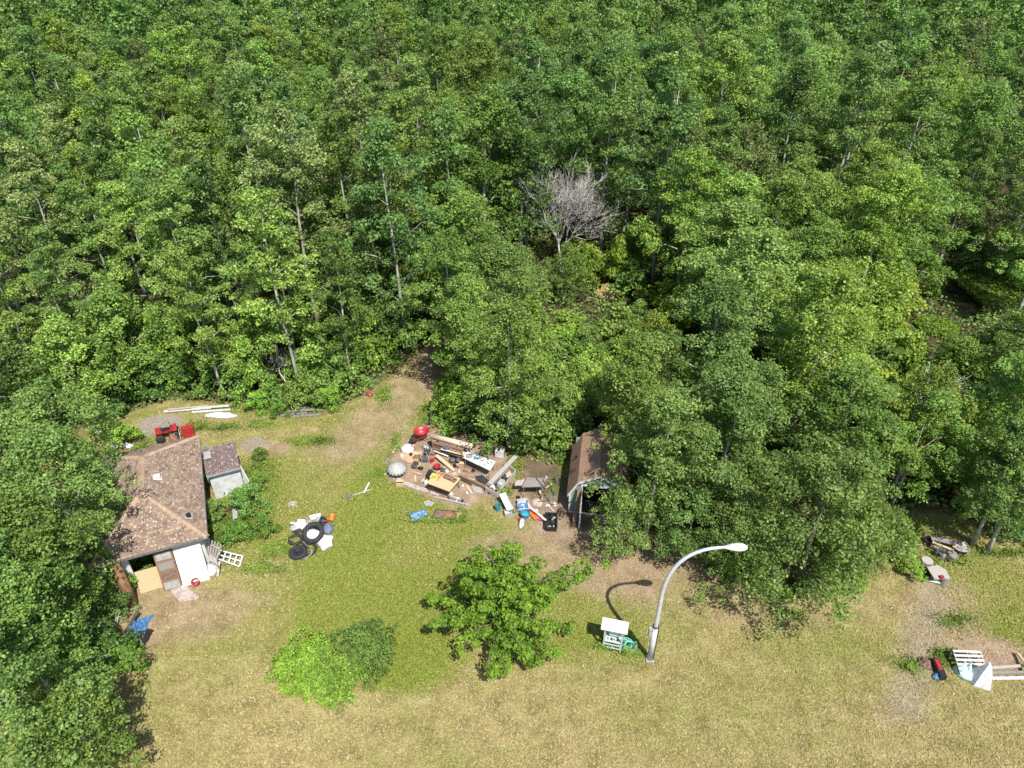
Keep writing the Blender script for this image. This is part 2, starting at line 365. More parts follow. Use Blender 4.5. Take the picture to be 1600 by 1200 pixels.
def math_(op, a, b2, clamp=False):
    x = n('ShaderNodeMath'); x.operation = op; x.use_clamp = clamp
    for i, q in enumerate((a, b2)):
        if isinstance(q, (int, float)): x.inputs[i].default_value = q
        else: L(q, x.inputs[i])
    return x.outputs[0]
fine = nz(14, 6, .75); mid = nz(1.1, 5); big = nz(.28, 3)
lawn = ramp(math_('ADD', math_('MULTIPLY', fine, .55), math_('MULTIPLY', mid, .45)), [(.37, (.10, .095, .03)), (.46, (.20, .175, .065)), (.54, (.31, .26, .115)), (.64, (.52, .44, .25))])
green = ramp(fine, [(.36, (.05, .075, .014)), (.5, (.155, .185, .03)), (.64, (.34, .345, .09))])
dirt = ramp(math_('ADD', math_('MULTIPLY', fine, .6), math_('MULTIPLY', mid, .4)), [(.36, (.17, .115, .075)), (.52, (.30, .215, .15)), (.64, (.44, .335, .25))])
grav = ramp(fine, [(.36, (.15, .125, .105)), (.52, (.27, .23, .20)), (.66, (.43, .38, .34))])
litter = ramp(fine, [(.36, (.035, .026, .016)), (.52, (.075, .055, .032)), (.68, (.12, .105, .045))])  # leaf litter, also the colour of the painted tree shade by the shed
def contrast(chan, k=1.1):                                # break a soft patch edge up with noise
    return math_('ADD', math_('MULTIPLY', chan, 1.5), math_('MULTIPLY', math_('SUBTRACT', math_('ADD', math_('MULTIPLY', mid, .5), math_('MULTIPLY', fine, .5)), .55), k), True)
mp2 = n('ShaderNodeMapping'); mp2.inputs['Rotation'].default_value = (0, 0, R(-32)); mp2.inputs['Scale'].default_value = (.35, 3.2, 1); L(tc.outputs['Object'], mp2.inputs[0])
stn = n('ShaderNodeTexNoise'); stn.inputs['Scale'].default_value = .9; stn.inputs['Detail'].default_value = 3; L(mp2.outputs[0], stn.inputs['Vector'])
mid2 = math_('ADD', math_('MULTIPLY', mid, .55), math_('MULTIPLY', stn.outputs['Fac'], .45))
gm = math_('MULTIPLY', math_('ADD', math_('MULTIPLY', math_('SUBTRACT', big, .44), 2.6), math_('MULTIPLY', math_('SUBTRACT', mid2, .49), 5.0), True), .6)
col = mix(gm, lawn, green)
zero = math_('MULTIPLY', fine, 0)
def gate(chan): return math_('MULTIPLY', contrast(chan), math_('MULTIPLY', chan, 4, True))
col = mix(gate(sep.outputs[0]), col, green); col = mix(gate(sep.outputs[1]), col, dirt); col = mix(gate(sep.outputs[2]), col, grav)
fsep = n('ShaderNodeAttribute'); fsep.attribute_name = 'woods'  # forest litter mask, with the painted tree shade
col = mix(fsep.outputs['Fac'], col, litter)  # the mask also carries the tree shade painted into the soil by the shed
L(col, b.inputs['Base Color']); b.inputs['Roughness'].default_value = .95; b.inputs['Specular IOR Level'].default_value = .1
bp = n('ShaderNodeBump'); bp.inputs['Strength'].default_value = .9; bp.inputs['Distance'].default_value = .05
L(fine, bp.inputs['Height']); L(bp.outputs[0], b.inputs['Normal'])
GROUND_MAT = m
ny, nx = GX.shape
idx = np.arange(ny * nx).reshape(ny, nx)
quads = np.stack([idx[:-1, :-1], idx[:-1, 1:], idx[1:, 1:], idx[1:, :-1]], -1).reshape(-1, 4)
cx = GX.ravel()[quads].mean(1); cy = GY.ravel()[quads].mean(1)
wobq = (fbm(cx, cy, .6, 9) - .5) * .7
kind = np.zeros(len(quads), int)                       # 0 woods, 1 lawn, 2 track, 3 dirt pad, 4 gravel path
kind[poly_dist(cx, cy, YARD) + wobq < .2] = 1
kind[poly_dist(cx, cy, TRACK) + wobq < .1] = 2
kind[poly_dist(cx, cy, PAD) + wobq * .5 < 0] = 3
kind[poly_dist(cx, cy, GRAVEL) + wobq < .1] = 4
Vall = np.stack([GX.ravel(), GY.ravel(), GZ.ravel()], 1)
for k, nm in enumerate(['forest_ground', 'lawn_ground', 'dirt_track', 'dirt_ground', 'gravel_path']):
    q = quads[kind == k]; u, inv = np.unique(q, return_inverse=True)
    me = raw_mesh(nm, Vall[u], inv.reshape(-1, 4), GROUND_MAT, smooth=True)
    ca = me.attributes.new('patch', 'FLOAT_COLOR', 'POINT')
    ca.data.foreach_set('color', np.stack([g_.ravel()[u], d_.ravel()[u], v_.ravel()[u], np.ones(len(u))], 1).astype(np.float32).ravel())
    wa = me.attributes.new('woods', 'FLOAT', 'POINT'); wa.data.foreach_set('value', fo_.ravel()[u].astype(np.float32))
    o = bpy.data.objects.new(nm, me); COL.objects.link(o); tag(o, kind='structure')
# creek water
m, t, b = new_mat('dark_creek_water'); b.inputs['Base Color'].default_value = (.012, .010, .008, 1); b.inputs['Roughness'].default_value = .06
M['water'] = m
tag(MB().prism([P(a, b_, -.12) for a, b_ in [(1446, 434), (1484, 430), (1518, 458), (1536, 480), (1530, 502), (1502, 504), (1486, 482), (1452, 468)]], .02).build('water', 'water'), kind='structure')

# ================================================================== LEAVES, GRASS, TREES
def leaf_quads(C, Nn, size, rng, tint, asp=.8):
    """one bent-free leaf per row: centres C, directions Nn"""
    k = len(C); Nn = Nn / (np.linalg.norm(Nn, axis=1, keepdims=True) + 1e-9)
    ref = rng.normal(size=(k, 3)); a = np.cross(Nn, ref); a /= np.linalg.norm(a, axis=1, keepdims=True) + 1e-9
    b2 = np.cross(Nn, a); s = (size * (.7 + .6 * rng.random(k)))[:, None] / 2
    V = np.stack([C - a * s, C - b2 * s * asp + a * s * .15, C + a * s * 1.1, C + b2 * s * asp + a * s * .15], 1).reshape(-1, 3)
    return V, np.arange(4 * k).reshape(k, 4), tint
def cluster(rng, c, r, k, up=.5, squash=.75):
    """leaves round one clump, mostly over its upper, outer skin"""
    d = rng.normal(size=(k, 3)); d[:, 2] += up * .6; d /= np.linalg.norm(d, axis=1, keepdims=True)
    rad = r * (.6 + .5 * rng.random(k) ** .5)
    C = c + d * rad[:, None] * np.array([1, 1, squash])
    N = d * .8 + np.array([0, 0, up]) + rng.normal(size=(k, 3)) * .55
    return C, N
def crown_mesh(name, seed, H, R0, base, lobes=22, subs=11, per=34, leaf=.17, prof='poplar', m=None, sub_r=.36, lobe_r=.95):
    rng = np.random.default_rng(seed); Cs = []; Ns = []; Ts = []; ends = []
    for i in range(lobes):
        q = (i + .5) / lobes; t = q ** .85
        z = H * (base + (1 - base) * (.04 + .93 * t))
        if prof == 'poplar': e = (math.sin(math.pi * min(1, .18 + .80 * t)) ** .7)
        elif prof == 'aspen': e = (.55 + .45 * math.sin(math.pi * min(1, .1 + .8 * t))) * (1 - .72 * max(0, t - .55) / .45)
        else: e = math.sqrt(max(.05, 1 - (t * .95) ** 2))
        a = i * 2.399 + rng.uniform(-.4, .4); rr = R0 * e * rng.choice([rng.uniform(.3, .7), rng.uniform(.85, 1.18)]) - lobe_r * .35
        lc = np.array([math.cos(a) * max(rr, .1), math.sin(a) * max(rr, .1), z + rng.uniform(-.3, .3)])
        ends.append(lc); lr = lobe_r * rng.uniform(.6, 1.3) * (1 - .3 * t); lt = rng.uniform(-.16, .16)
        for j in range(subs):
            d = rng.normal(size=3); d[2] = abs(d[2]) * .9 - .25; d /= np.linalg.norm(d)
            sc = lc + d * lr * rng.uniform(.65, 1.1) * np.array([1, 1, .8])
            C, N = cluster(rng, sc, sub_r * rng.uniform(.65, 1.25), per)
            Cs.append(C); Ns.append(N); Ts.append(np.clip(.45 + lt + rng.uniform(-.2, .2) + rng.normal(size=per) * .2, 0, 1))
    C = np.concatenate(Cs); N = np.concatenate(Ns); T = np.concatenate(Ts)
    C[:, 2] = np.maximum(C[:, 2], .04)
    V, F, T = leaf_quads(C, N, np.full(len(C), leaf), rng, T)
    return raw_mesh(name, V, F, m or M['leaf'], T), ends
def limb_pts(rng, a, b, k=4, wig=.12):
    a, b = np.array(a), np.array(b); Lh = np.linalg.norm(b - a)
    return [a + (b - a) * (i / k) + (rng.normal(size=3) * wig * Lh * (0 < i < k)) * .35 + np.array([0, 0, .12 * Lh * math.sin(math.pi * i / k)]) for i in range(k + 1)]
def trunk_mesh(name, seed, H, r0, ends, m, top=.93, lean=.02, forks=9):
    rng = np.random.default_rng(seed); mb = MB(); pts = []; rad = []
    ph = rng.uniform(0, 6)
    for i in range(8):
        q = i / 7; pts.append((math.sin(q * 4 + ph) * lean * H * q, math.cos(q * 3 + ph) * lean * H * q, H * top * q - .05)); rad.append(r0 * (1 - .82 * q) + (.3 * r0 if i == 0 else 0))
    mb.tube(pts, rad, 7)
    for e in (ends[::max(1, len(ends) // forks)]):
        q = max(.12, min(.9, (e[2] - .35 * abs(e[0]) - .35 * abs(e[1])) / (H * top))); j = q * 7; k = int(j); f = j - k
        a = Vector(pts[k]).lerp(Vector(pts[min(7, k + 1)]), f); rr = r0 * (1 - .82 * q) * .5
        lp = limb_pts(rng, a, e); mb.tube(lp, [rr * (1 - .75 * i / 4) for i in range(5)], 5)
    me = bpy.data.meshes.new(name); me.from_pydata(mb.v, [], mb.f); me.materials.append(M[m]); me.polygons.foreach_set('use_smooth', [True] * len(me.polygons)); return me
TEMPL = {}
def template(key, **kw):
    tm = kw.pop('bark', 'bark'); r0 = kw.pop('r0', .13); fk = kw.pop('forks', 9); lean = kw.pop('lean', .02)
    cm, ends = crown_mesh('crown', **kw)
    TEMPL[key] = (cm, trunk_mesh('trunk', kw['seed'] + 50, kw['H'], r0, ends, tm, forks=fk, lean=lean), kw['H'], kw['R0'], kw['base'])
for i in range(5): template(f'aspen{i}', seed=10 + i, H=12, R0=2.0 + .12 * i, base=.20 - .04 * (i % 3), lobes=30, subs=10, per=44, leaf=.12, prof='aspen', lobe_r=.74, sub_r=.29, r0=.115, forks=12, lean=.02)
for i in range(4): template(f'poplar{i}', seed=30 + i, H=11, R0=2.9, base=.22, lobes=34, subs=12, per=48, leaf=.125, prof='poplar', lobe_r=1.05, sub_r=.36, r0=.16)
for i in range(2): template(f'round{i}', seed=50 + i, H=7, R0=2.5, base=.16, lobes=26, subs=11, per=44, leaf=.135, prof='poplar', lobe_r=.95, sub_r=.36, r0=.11)
for i in range(4): template(f'shrub{i}', seed=60 + i, H=1.9, R0=1.25, base=.1, lobes=13, subs=10, per=34, leaf=.115, prof='dome', lobe_r=.5, sub_r=.25, r0=.035, forks=6, bark='bark2')
template('weeping', seed=80, H=7.5, R0=3.6, base=.05, lobes=46, subs=14, per=44, leaf=.105, prof='dome', lobe_r=1.0, sub_r=.33, r0=.16, bark='bark2')
for i in range(2): template(f'far{i}', seed=90 + i, H=14, R0=2.8, base=.3, lobes=20, subs=8, per=16, leaf=.27, prof='aspen', lobe_r=1.0, sub_r=.45, r0=.13, forks=4)
def plant(key, x, y, sc, name, label, cat, group=None, tone=(1, 1, 1), rz=None, zs=None, z=0, parts=('trunk', 'crown')):
    cm, tm, H, R0, b0 = TEMPL[key]
    t = thing(name, label, cat, (x, y, z), group)
    t.rotation_euler = (random.uniform(-.03, .03), random.uniform(-.03, .03), random.uniform(0, 6.28) if rz is None else rz); t.scale = (sc, sc, zs or sc)
    for nm, me in ((parts[0], tm), (parts[1], cm)):
        c = bpy.data.objects.new(nm, me); COL.objects.link(c); c.parent = t; c.color = (*tone, 1)
    return t

# what the photograph leaves open: no crown may stand over these (yard, clearing with the dead tree, creek)
OPEN = [[(205, 650), (262, 640), (372, 645), (450, 668), (520, 655), (575, 628), (612, 598), (648, 566), (680, 548), (700, 548), (694, 602), (655, 660), (690, 672), (750, 686), (775, 690), (815, 705), (835, 728), (880, 745), (888, 700), (912, 678), (940, 678), (950, 700), (935, 745), (940, 850), (1000, 880), (1100, 950), (1200, 960), (1395, 905), (1420, 812), (1450, 808), (1530, 830), (1620, 858), (1640, 1250), (-50, 1250), (240, 1040), (232, 960), (215, 880), (215, 800), (205, 720)],
        [(1440, 440), (1480, 425), (1560, 430), (1595, 480), (1530, 510), (1500, 530), (1440, 540), (1420, 510), (1440, 480)],
        [(920, 425), (952, 425), (960, 445), (972, 468), (930, 470), (922, 445)]]
OPEN = [np.array(p_, float) for p_ in OPEN]
DEAD = np.array([(838, 300), (880, 278), (940, 285), (962, 340), (955, 410), (930, 425), (850, 420), (832, 370)], float)
def crown_samples(x, y, H, R0, b0):
    out = []
    for q, rf in ((b0 + .12, .7), (.5, 1), (.5, .5), (.7, .9), (.97, .15)):
        for a in range(10):
            out.append(proj(x + R0 * rf * math.cos(a * .628), y + R0 * rf * math.sin(a * .628), H * q))
    return np.array(out)
def blocks(x, y, H, R0, b0, tol=1):
    S = crown_samples(x, y, H, R0, b0); hit = 0
    for p_ in OPEN[:1]: hit += int(in_poly(S[:, 0], S[:, 1], p_).sum())
    if y < 56: hit += int(in_poly(S[:, 0], S[:, 1], OPEN[1]).sum())
    if y < 54: hit += int(in_poly(S[:, 0], S[:, 1], OPEN[2]).sum())
    if y < 51: hit += int(in_poly(S[:, 0], S[:, 1], DEAD).sum()) * 2
    return hit > tol
placed = []
def clash(x, y, d):
    return any((x - a) ** 2 + (y - b_) ** 2 < (min(d, e)) ** 2 for a, b_, e in placed)
TONES = {'deep green': (.78, .82, .9), 'mid green': (1.0, 1.0, 1.0), 'fresh green': (1.12, 1.07, .9), 'yellow green': (1.22, 1.08, .75), 'grey green': (1.2, 1.02, 1.35)}
PLAN = []                                            # every tree of the woods: key, x, y, scale, label bits
def want(key, x, y, sc, zone, tone, nm='leafy_tree', sp=None, zs=None):
    PLAN.append((key, x, y, sc, zone, tone, nm, zs)); placed.append((x, y, sp or 2.4))
# trees picked one by one: pixel of the crown's middle, height of that middle, template, scale, tone
HAND = [(1028, 712, 5.6, 'poplar2', .84, 'mid green', 'mid green poplar hanging over the small brown-roofed shed'),
        (1130, 690, 6.0, 'poplar0', .88, 'mid green', 'tall poplar right of the tree that overhangs the brown-roofed shed'),
        (968, 800, 3.0, 'round1', .60, 'mid green', 'small bushy tree growing before the dark doorway of the brown-roofed shed'),
        (1085, 805, 3.2, 'round0', .66, 'mid green', 'low leafy tree just behind the curve of the street lamp'),
        (1270, 840, 3.2, 'weeping', 1.06, 'mid green', 'wide drooping fine-leaved tree behind the street lamp, branches down to the grass'),
        (1165, 815, 3.4, 'weeping', .72, 'mid green', 'fine-leaved tree with low boughs just above the street lamp head'),
        (1350, 835, 2.6, 'weeping', .58, 'fresh green', 'smaller fine-leaved tree at the right end of the drooping canopy'),
        (884, 428, 2.6, 'round0', .68, 'fresh green', 'small bright tree standing in front of the dead grey tree'),
        (740, 520, 5.2, 'poplar1', .80, 'fresh green', 'bright poplar leaning over the right side of the dirt track'),
        (705, 425, 8.0, 'poplar3', .95, 'fresh green', 'tall bright poplar at the end of the dirt track'),
        (1075, 320, 8.5, 'poplar1', 1.12, 'yellow green', 'broad yellow-green poplar just right of the dead grey tree'),
        (1368, 365, 8, 'poplar2', 1.12, 'yellow green', 'tallest yellow-green poplar standing left of the dark creek'),
        (1215, 345, 8, 'poplar0', 1.05, 'fresh green', 'tall round poplar in the middle of the right-hand grove'),
        (95, 690, 6.2, 'poplar3', .85, 'mid green', 'leafy tree beside the far left corner of the big shingled roof'),
        (105, 790, 5.0, 'poplar0', .82, 'mid green', 'leafy tree shading the left slope of the big shingled roof'),
        (80, 900, 4.6, 'poplar1', .80, 'fresh green', 'bright leafy tree left of the cottage front'),
        (70, 1010, 4.2, 'poplar2', .72, 'fresh green', 'bright leafy tree left of the crumpled blue tarp'),
        (15, 830, 6, 'poplar3', .85, 'mid green', 'leafy tree at the left edge of the view level with the cottage'),
        (5, 960, 5, 'poplar0', .85, 'mid green', 'leafy tree in the lower left corner of the woods'),
        (132, 850, 3.3, 'round1', .55, 'grey green', 'small grey-green tree touching the cottage eave'),
        (30, 1130, 4, 'poplar1', .8, 'mid green', 'leafy tree below the blue tarp at the bottom left'),
        (120, 1150, 3, 'round0', .7, 'fresh green', 'round bright tree at the very bottom left of the lawn'),
        (1435, 665, 4.5, 'poplar3', .72, 'yellow green', 'yellow-green poplar right of the bare leaning branches'),
        (1590, 610, 5.0, 'poplar1', .70, 'yellow green', 'yellow-green poplar at the right edge just below the dark creek'),
        (1582, 735, 5.0, 'poplar2', .7, 'mid green', 'leafy tree with a slanting pale trunk behind the weathered bench'),
        (1600, 760, 4.5, 'poplar2', .72, 'deep green', 'dark leafy tree at the right edge behind the bench'),
        (1430, 700, 4.0, 'poplar0', .68, 'fresh green', 'bright tree overhanging the dry grass behind the bench')]
hand_trees = []
for px, py, zc, key, sc, tone, lab in HAND:
    p_ = P(px, py, zc); placed.append((p_.x, p_.y, 2.6)); hand_trees.append((key, p_.x, p_.y, sc, tone, lab))
rr = random.Random(21)
# woods: walk a jittered grid outwards, nearest first
cand = []
for iy in range(0, 62):
    y = 12 + iy * 2.55
    for ix in range(-60, 61):
        x = ix * 2.75 + (iy % 2) * 1.37; cand.append((x + rr.uniform(-.7, .7), y + rr.uniform(-.6, .6)))
DTC = P(880, 432)
for x, y in cand:
    if abs(x) > y * .80 + 9: continue
    if poly_dist(np.array([x]), np.array([y]), YARD)[0] < .3: continue
    if poly_dist(np.array([x]), np.array([y]), POOL)[0] < 1.2: continue
    if math.hypot(x - DTC.x, y - DTC.y) < 3.6: continue
    q_ = max(0, min(1, ((x - DTC.x) * 4.2 - (y - DTC.y) * 8.2) / 84.9)) 
    if math.hypot(x - DTC.x - 4.2 * q_, y - DTC.y + 8.2 * q_) < 3.3: continue           # the gap through which the sun reaches the dead tree
    MB_ = P(1470, 490); q_ = max(0, min(1, ((x - MB_.x) * 4.2 - (y - MB_.y) * 8.2) / 84.9))
    if math.hypot(x - MB_.x - 4.2 * q_, y - MB_.y + 8.2 * q_) < 3.0: continue           # open ground south of the creek
    trackx = -5.5 - (y - 40) * .02
    left = x < trackx + (1.5 if y > 44 else 0)
    if left:
        zone = 'left wood'; sp = 2.7 + .5 * (y > 46)
        key = f'aspen{rr.randrange(5)}'; sc = rr.uniform(.95, 1.42) * (.88 if y < 42 else 1); nm = 'aspen_tree'
        tone = rr.choice(['mid green', 'mid green', 'fresh green', 'deep green', 'grey green' if y > 45 else 'mid green', 'yellow green' if y > 50 else 'fresh green'])
    elif y > 50 + .12 * x:
        zone = 'back wood'; sp = 3.6; key = f'aspen{rr.randrange(5)}' if rr.random() < .6 else f'poplar{rr.randrange(4)}'; sc = rr.uniform(1.0, 1.5); nm = 'aspen_tree' if key[0] == 'a' else 'leafy_tree'
        tone = rr.choice(['deep green', 'mid green', 'mid green', 'fresh green', 'grey green'])
    else:
        zone = 'right grove'; sp = 4.1; key = f'poplar{rr.randrange(4)}'; sc = rr.uniform(.95, 1.28) * (.85 if y < 32 else 1); zq = rr.uniform(.78, .95); nm = 'leafy_tree'
        tone = rr.choice(['mid green', 'mid green', 'fresh green', 'fresh green', 'fresh green', 'yellow green' if x > 8 else 'mid green'])
    if clash(x, y, sp): continue
    e_ = poly_dist(np.array([x]), np.array([y]), YARD)[0]
    if left and e_ < 3.5 and rr.random() < .5: key = f'round{rr.randrange(2)}'; sc = rr.uniform(.85, 1.2); nm = 'leafy_tree'
    H, R0, b0 = TEMPL[key][2] * sc, TEMPL[key][3] * sc, TEMPL[key][4]
    if blocks(x, y, H, R0, b0):
        # a smaller tree may still stand there
        key = f'round{rr.randrange(2)}'; sc = rr.uniform(.5, .8); H, R0, b0 = TEMPL[key][2] * sc, TEMPL[key][3] * sc, TEMPL[key][4]; nm = 'leafy_tree'
        if blocks(x, y, H, R0, b0, 0): continue
    want(key, x, y, sc, zone, tone, nm, sp, sc * zq if zone == 'right grove' and key[0] == 'p' else None)
def shown_size(e):
    key, x, y, sc = e[:4]; H = TEMPL[key][2] * sc
    px, py = proj(x, y, H * .75); 
    if not (-120 < px < 1720 and -60 < py < 1300): return 0
    return 1e3 / math.hypot(x, y)
PLAN = [e for e in PLAN if shown_size(e) > 0]
PLAN.sort(key=lambda e: -shown_size(e))
NEAR, FAR = PLAN[:262], PLAN[262:]
def where(e, n_, lo, hi, words):                     # which third of its wood a tree stands in, seen in the picture
    return words[max(0, min(n_ - 1, int((e - lo) / (hi - lo) * n_)))]
ZLAB = {z: '{t} {k}, ' + z + ' {r}, {c}' for z in ('left wood', 'back wood', 'right grove')}
for key, x, y, sc, zone, tone, nm, zs in NEAR:
    k = rr.uniform(.85, 1.2)
    px_ = proj(x, y, TEMPL[key][2] * sc * .6)[0]
    c_ = where(px_, 6, *{'left wood': (-60, 760), 'back wood': (550, 1660), 'right grove': (690, 1660)}[zone],
               {'left wood': ['at the left edge of view', 'above the plank pile', 'behind the cottage', 'above the fallen branches', 'just left of the track', 'beside the track end'],
                'back wood': ['behind the track end', 'left of the dead tree', 'behind the dead tree', 'behind the grove', 'left of the creek', 'at the right edge of view'],
                'right grove': ['beside the track', 'above the small shed', 'behind the street lamp', 'above the drooping tree', 'above the plank bench', 'by the right edge']}[zone])
    r_ = where(y, 5, *{'left wood': (36, 66), 'back wood': (50, 78), 'right grove': (20, 52)}[zone], ['front row', 'second row', 'middle row', 'fourth row', 'deepest row'])
    kd = ('tall ' if sc * TEMPL[key][2] > 11.5 else 'short ' if sc * TEMPL[key][2] < 8 else '') + {'a': 'aspen', 'p': 'poplar', 'r': 'round tree'}[key[0]]
    lab = ZLAB[zone].format(t=tone, k=kd, r=r_, c=c_)
    if len(lab.split()) > 13: lab = lab.replace('tall ', '').replace('short ', '')
    plant(key, x, y, sc, nm, lab, 'tree', f'trees of the {zone}', tuple(c * k for c in TONES[tone]), zs=zs)
for key, x, y, sc, tone, lab in hand_trees:
    plant(key, x, y, sc, 'leafy_tree', lab, 'tree', None, TONES[tone])
# the rest of the woods, far off: one mass
me = bpy.data.meshes.new('distant_forest')
farp = [(e[1], e[2]) for e in FAR]
for iy in range(0, 60):
    y = 128 + iy * 5.5
    for ix in range(-60, 61):
        x = ix * 5.5 + rr.uniform(-2, 2)
        if abs(x) < y * .8 + 10: farp.append((x, y + rr.uniform(-2, 2)))
me.from_pydata([(x, y, 0) for x, y in farp], [], [])
fo = bpy.data.objects.new('distant_forest', me); COL.objects.link(fo); tag(fo, 'far wood that runs on to the horizon beyond the nearer trees', 'forest', kind='stuff')
src = []
for i in range(2):
    cm, tm = TEMPL[f'far{i}'][:2]
    jm = bpy.data.meshes.new('distant_tree'); bm = bmesh.new(); bm.from_mesh(cm); 
    nlf = len(bm.faces); bm.from_mesh(tm)
    bm.faces.ensure_lookup_table()
    for f in bm.faces[nlf:]: f.material_index = 1
    bm.to_mesh(jm); bm.free(); jm.materials.append(M['leaf']); jm.materials.append(M['bark']); src.append(jm)
ng = bpy.data.node_groups.new('scatter_far_trees', 'GeometryNodeTree')
ng.interface.new_socket('Geometry', in_out='INPUT', socket_type='NodeSocketGeometry'); ng.interface.new_socket('Geometry', in_out='OUTPUT', socket_type='NodeSocketGeometry')
gi = ng.nodes.new('NodeGroupInput'); go = ng.nodes.new('NodeGroupOutput'); jn = ng.nodes.new('GeometryNodeJoinGeometry')
rb = ng.nodes.new('FunctionNodeRandomValue'); rb.data_type = 'BOOLEAN'
for i, jm in enumerate(src):
    so = bpy.data.objects.new('distant_tree', jm); COL.objects.link(so)
    so.location = ((-30, 150, 0), (42, 158, 0))[i]; so.color = (.95, .97, .95, 1)
    tag(so, ('far aspen in the distant wood beyond the left trees', 'far aspen in the distant wood beyond the right-hand grove')[i], 'tree')
    ob = ng.nodes.new('GeometryNodeObjectInfo'); ob.inputs['Object'].default_value = so; ob.transform_space = 'ORIGINAL'
    ip = ng.nodes.new('GeometryNodeInstanceOnPoints'); ng.links.new(gi.outputs[0], ip.inputs['Points']); ng.links.new(ob.outputs['Geometry'], ip.inputs['Instance'])
    if i == 0: ng.links.new(rb.outputs[3], ip.inputs['Selection'])
    else:
        nb = ng.nodes.new('FunctionNodeBooleanMath'); nb.operation = 'NOT'; ng.links.new(rb.outputs[3], nb.inputs[0]); ng.links.new(nb.outputs[0], ip.inputs['Selection'])
    rv = ng.nodes.new('FunctionNodeRandomValue'); rv.data_type = 'FLOAT_VECTOR'; rv.inputs[0].default_value = (0, 0, 0); rv.inputs[1].default_value = (0, 0, 6.28)
    rs = ng.nodes.new('FunctionNodeRandomValue'); rs.data_type = 'FLOAT'; rs.inputs[2].default_value = .7; rs.inputs[3].default_value = 1.35
    ng.links.new(rv.outputs[0], ip.inputs['Rotation']); ng.links.new(rs.outputs[1], ip.inputs['Scale']); ng.links.new(ip.outputs[0], jn.inputs[0])
ng.links.new(jn.outputs[0], go.inputs[0])
md = fo.modifiers.new('scatter', 'NODES'); md.node_group = ng
print('TREES', len(NEAR), len(hand_trees), 'far', len(farp))

# undergrowth on the forest floor and weeds along the edges: leaves nobody could count
def scatter_leaves(name, label, n_, region, size, hfun, mt, seed, tone=(1, 1, 1)):
    rng = np.random.default_rng(seed); X, Y = region(rng, n_); k = len(X)
    h = hfun(X, Y, rng); C = np.stack([X, Y, h], 1); N = np.stack([rng.normal(size=k) * .6, rng.normal(size=k) * .6, np.ones(k)], 1)
    tn = np.clip(.4 + (fbm(X, Y, .5, seed) - .5) * .9 + rng.normal(size=k) * .16, 0, 1)
    V, F, T = leaf_quads(C, N, np.full(k, size), rng, tn)
    o = bpy.data.objects.new(name, raw_mesh(name, V, F, M[mt], T)); COL.objects.link(o); o.color = (*tone, 1)
    return tag(o, label, 'undergrowth', kind='stuff')
def woods_region(rng, k):
    Y = rng.uniform(12, 72, k) ; X = rng.uniform(-1, 1, k) * (Y * .8 + 8)
    d = poly_dist(X, Y, YARD) ; ok = (d > .1) & (poly_dist(X, Y, POOL) > .25) & (np.hypot(X - P(940, 432).x, Y - P(940, 432).y) > 1.3); return X[ok], Y[ok]
scatter_leaves('undergrowth', 'low leafy undergrowth over the floor of the woods', 170000, woods_region, .2,
               lambda X, Y, r: .05 + np.clip(fbm(X, Y, .6, 41) - .38, 0, 1) * 3.2 * r.random(len(X)), 'leaf', 3, (.8, .85, .8))
def weed_region(rng, k):
    out = []
    for px, py, rx, ry, n_ in [(380, 800, 1.7, 1.6, 7), (400, 745, 1.3, 1.6, 4), (350, 830, 1.0, 1.4, 5), (430, 860, .8, .6, 2), (410, 890, 1.2, .4, 1.4), (240, 870, 1, .8, 1), (300, 900, 1, .3, 1), (225, 700, 1, 1.2, 1), (950, 1012, .5, .18, 1.6), (990, 1022, .5, .2, 1.6),
                               (490, 690, 1.6, .5, 1.5), (350, 668, 1.3, .5, 1.5), (305, 668, .7, .6, 1.6), (400, 665, 1.4, .5, 1), (450, 640, 4, .8, 4), (600, 618, .7, 1.4, 1.6), (665, 645, .5, 1.4, 2), (620, 690, .4, 1.2, .6), (680, 815, 1.6, .2, 1.5), (722, 805, .3, .5, .6), (590, 740, .5, .5, .6),
                               (1240, 960, 1.2, .4, .5), (1455, 880, .9, 1.0, 1.2), (1495, 875, .6, .4, 1), (1420, 1040, .6, .5, 1), (1490, 970, 1.2, .6, .8), (1480, 1030, .7, .6, 1.4), (805, 730, .6, 1.6, 1.2), (880, 720, .5, 1.5, 1.2), (790, 770, .5, .5, .6), (1560, 865, 3, .3, 1.6), (1425, 830, 1.5, .8, 1), (865, 760, .5, 1, .5)]:
        c = P(px, py); q = int(k * n_ / 52); a = rng.uniform(0, 6.28, q); s = abs(rng.normal(size=q)) * .55
        out.append(np.stack([c.x + np.cos(a) * s * rx, c.y + np.sin(a) * s * ry], 1))
    o = np.concatenate(out); return o[:, 0], o[:, 1]
scatter_leaves('weeds', 'green weeds growing along the yard edges and beside the cottage', 60000, weed_region, .075,
               lambda X, Y, r: .01 + np.clip(fbm(X, Y, 1.6, 47) - .38, 0, 1) * 1.0 * r.random(len(X)), 'leaf', 5, (1.15, 1.05, .75))
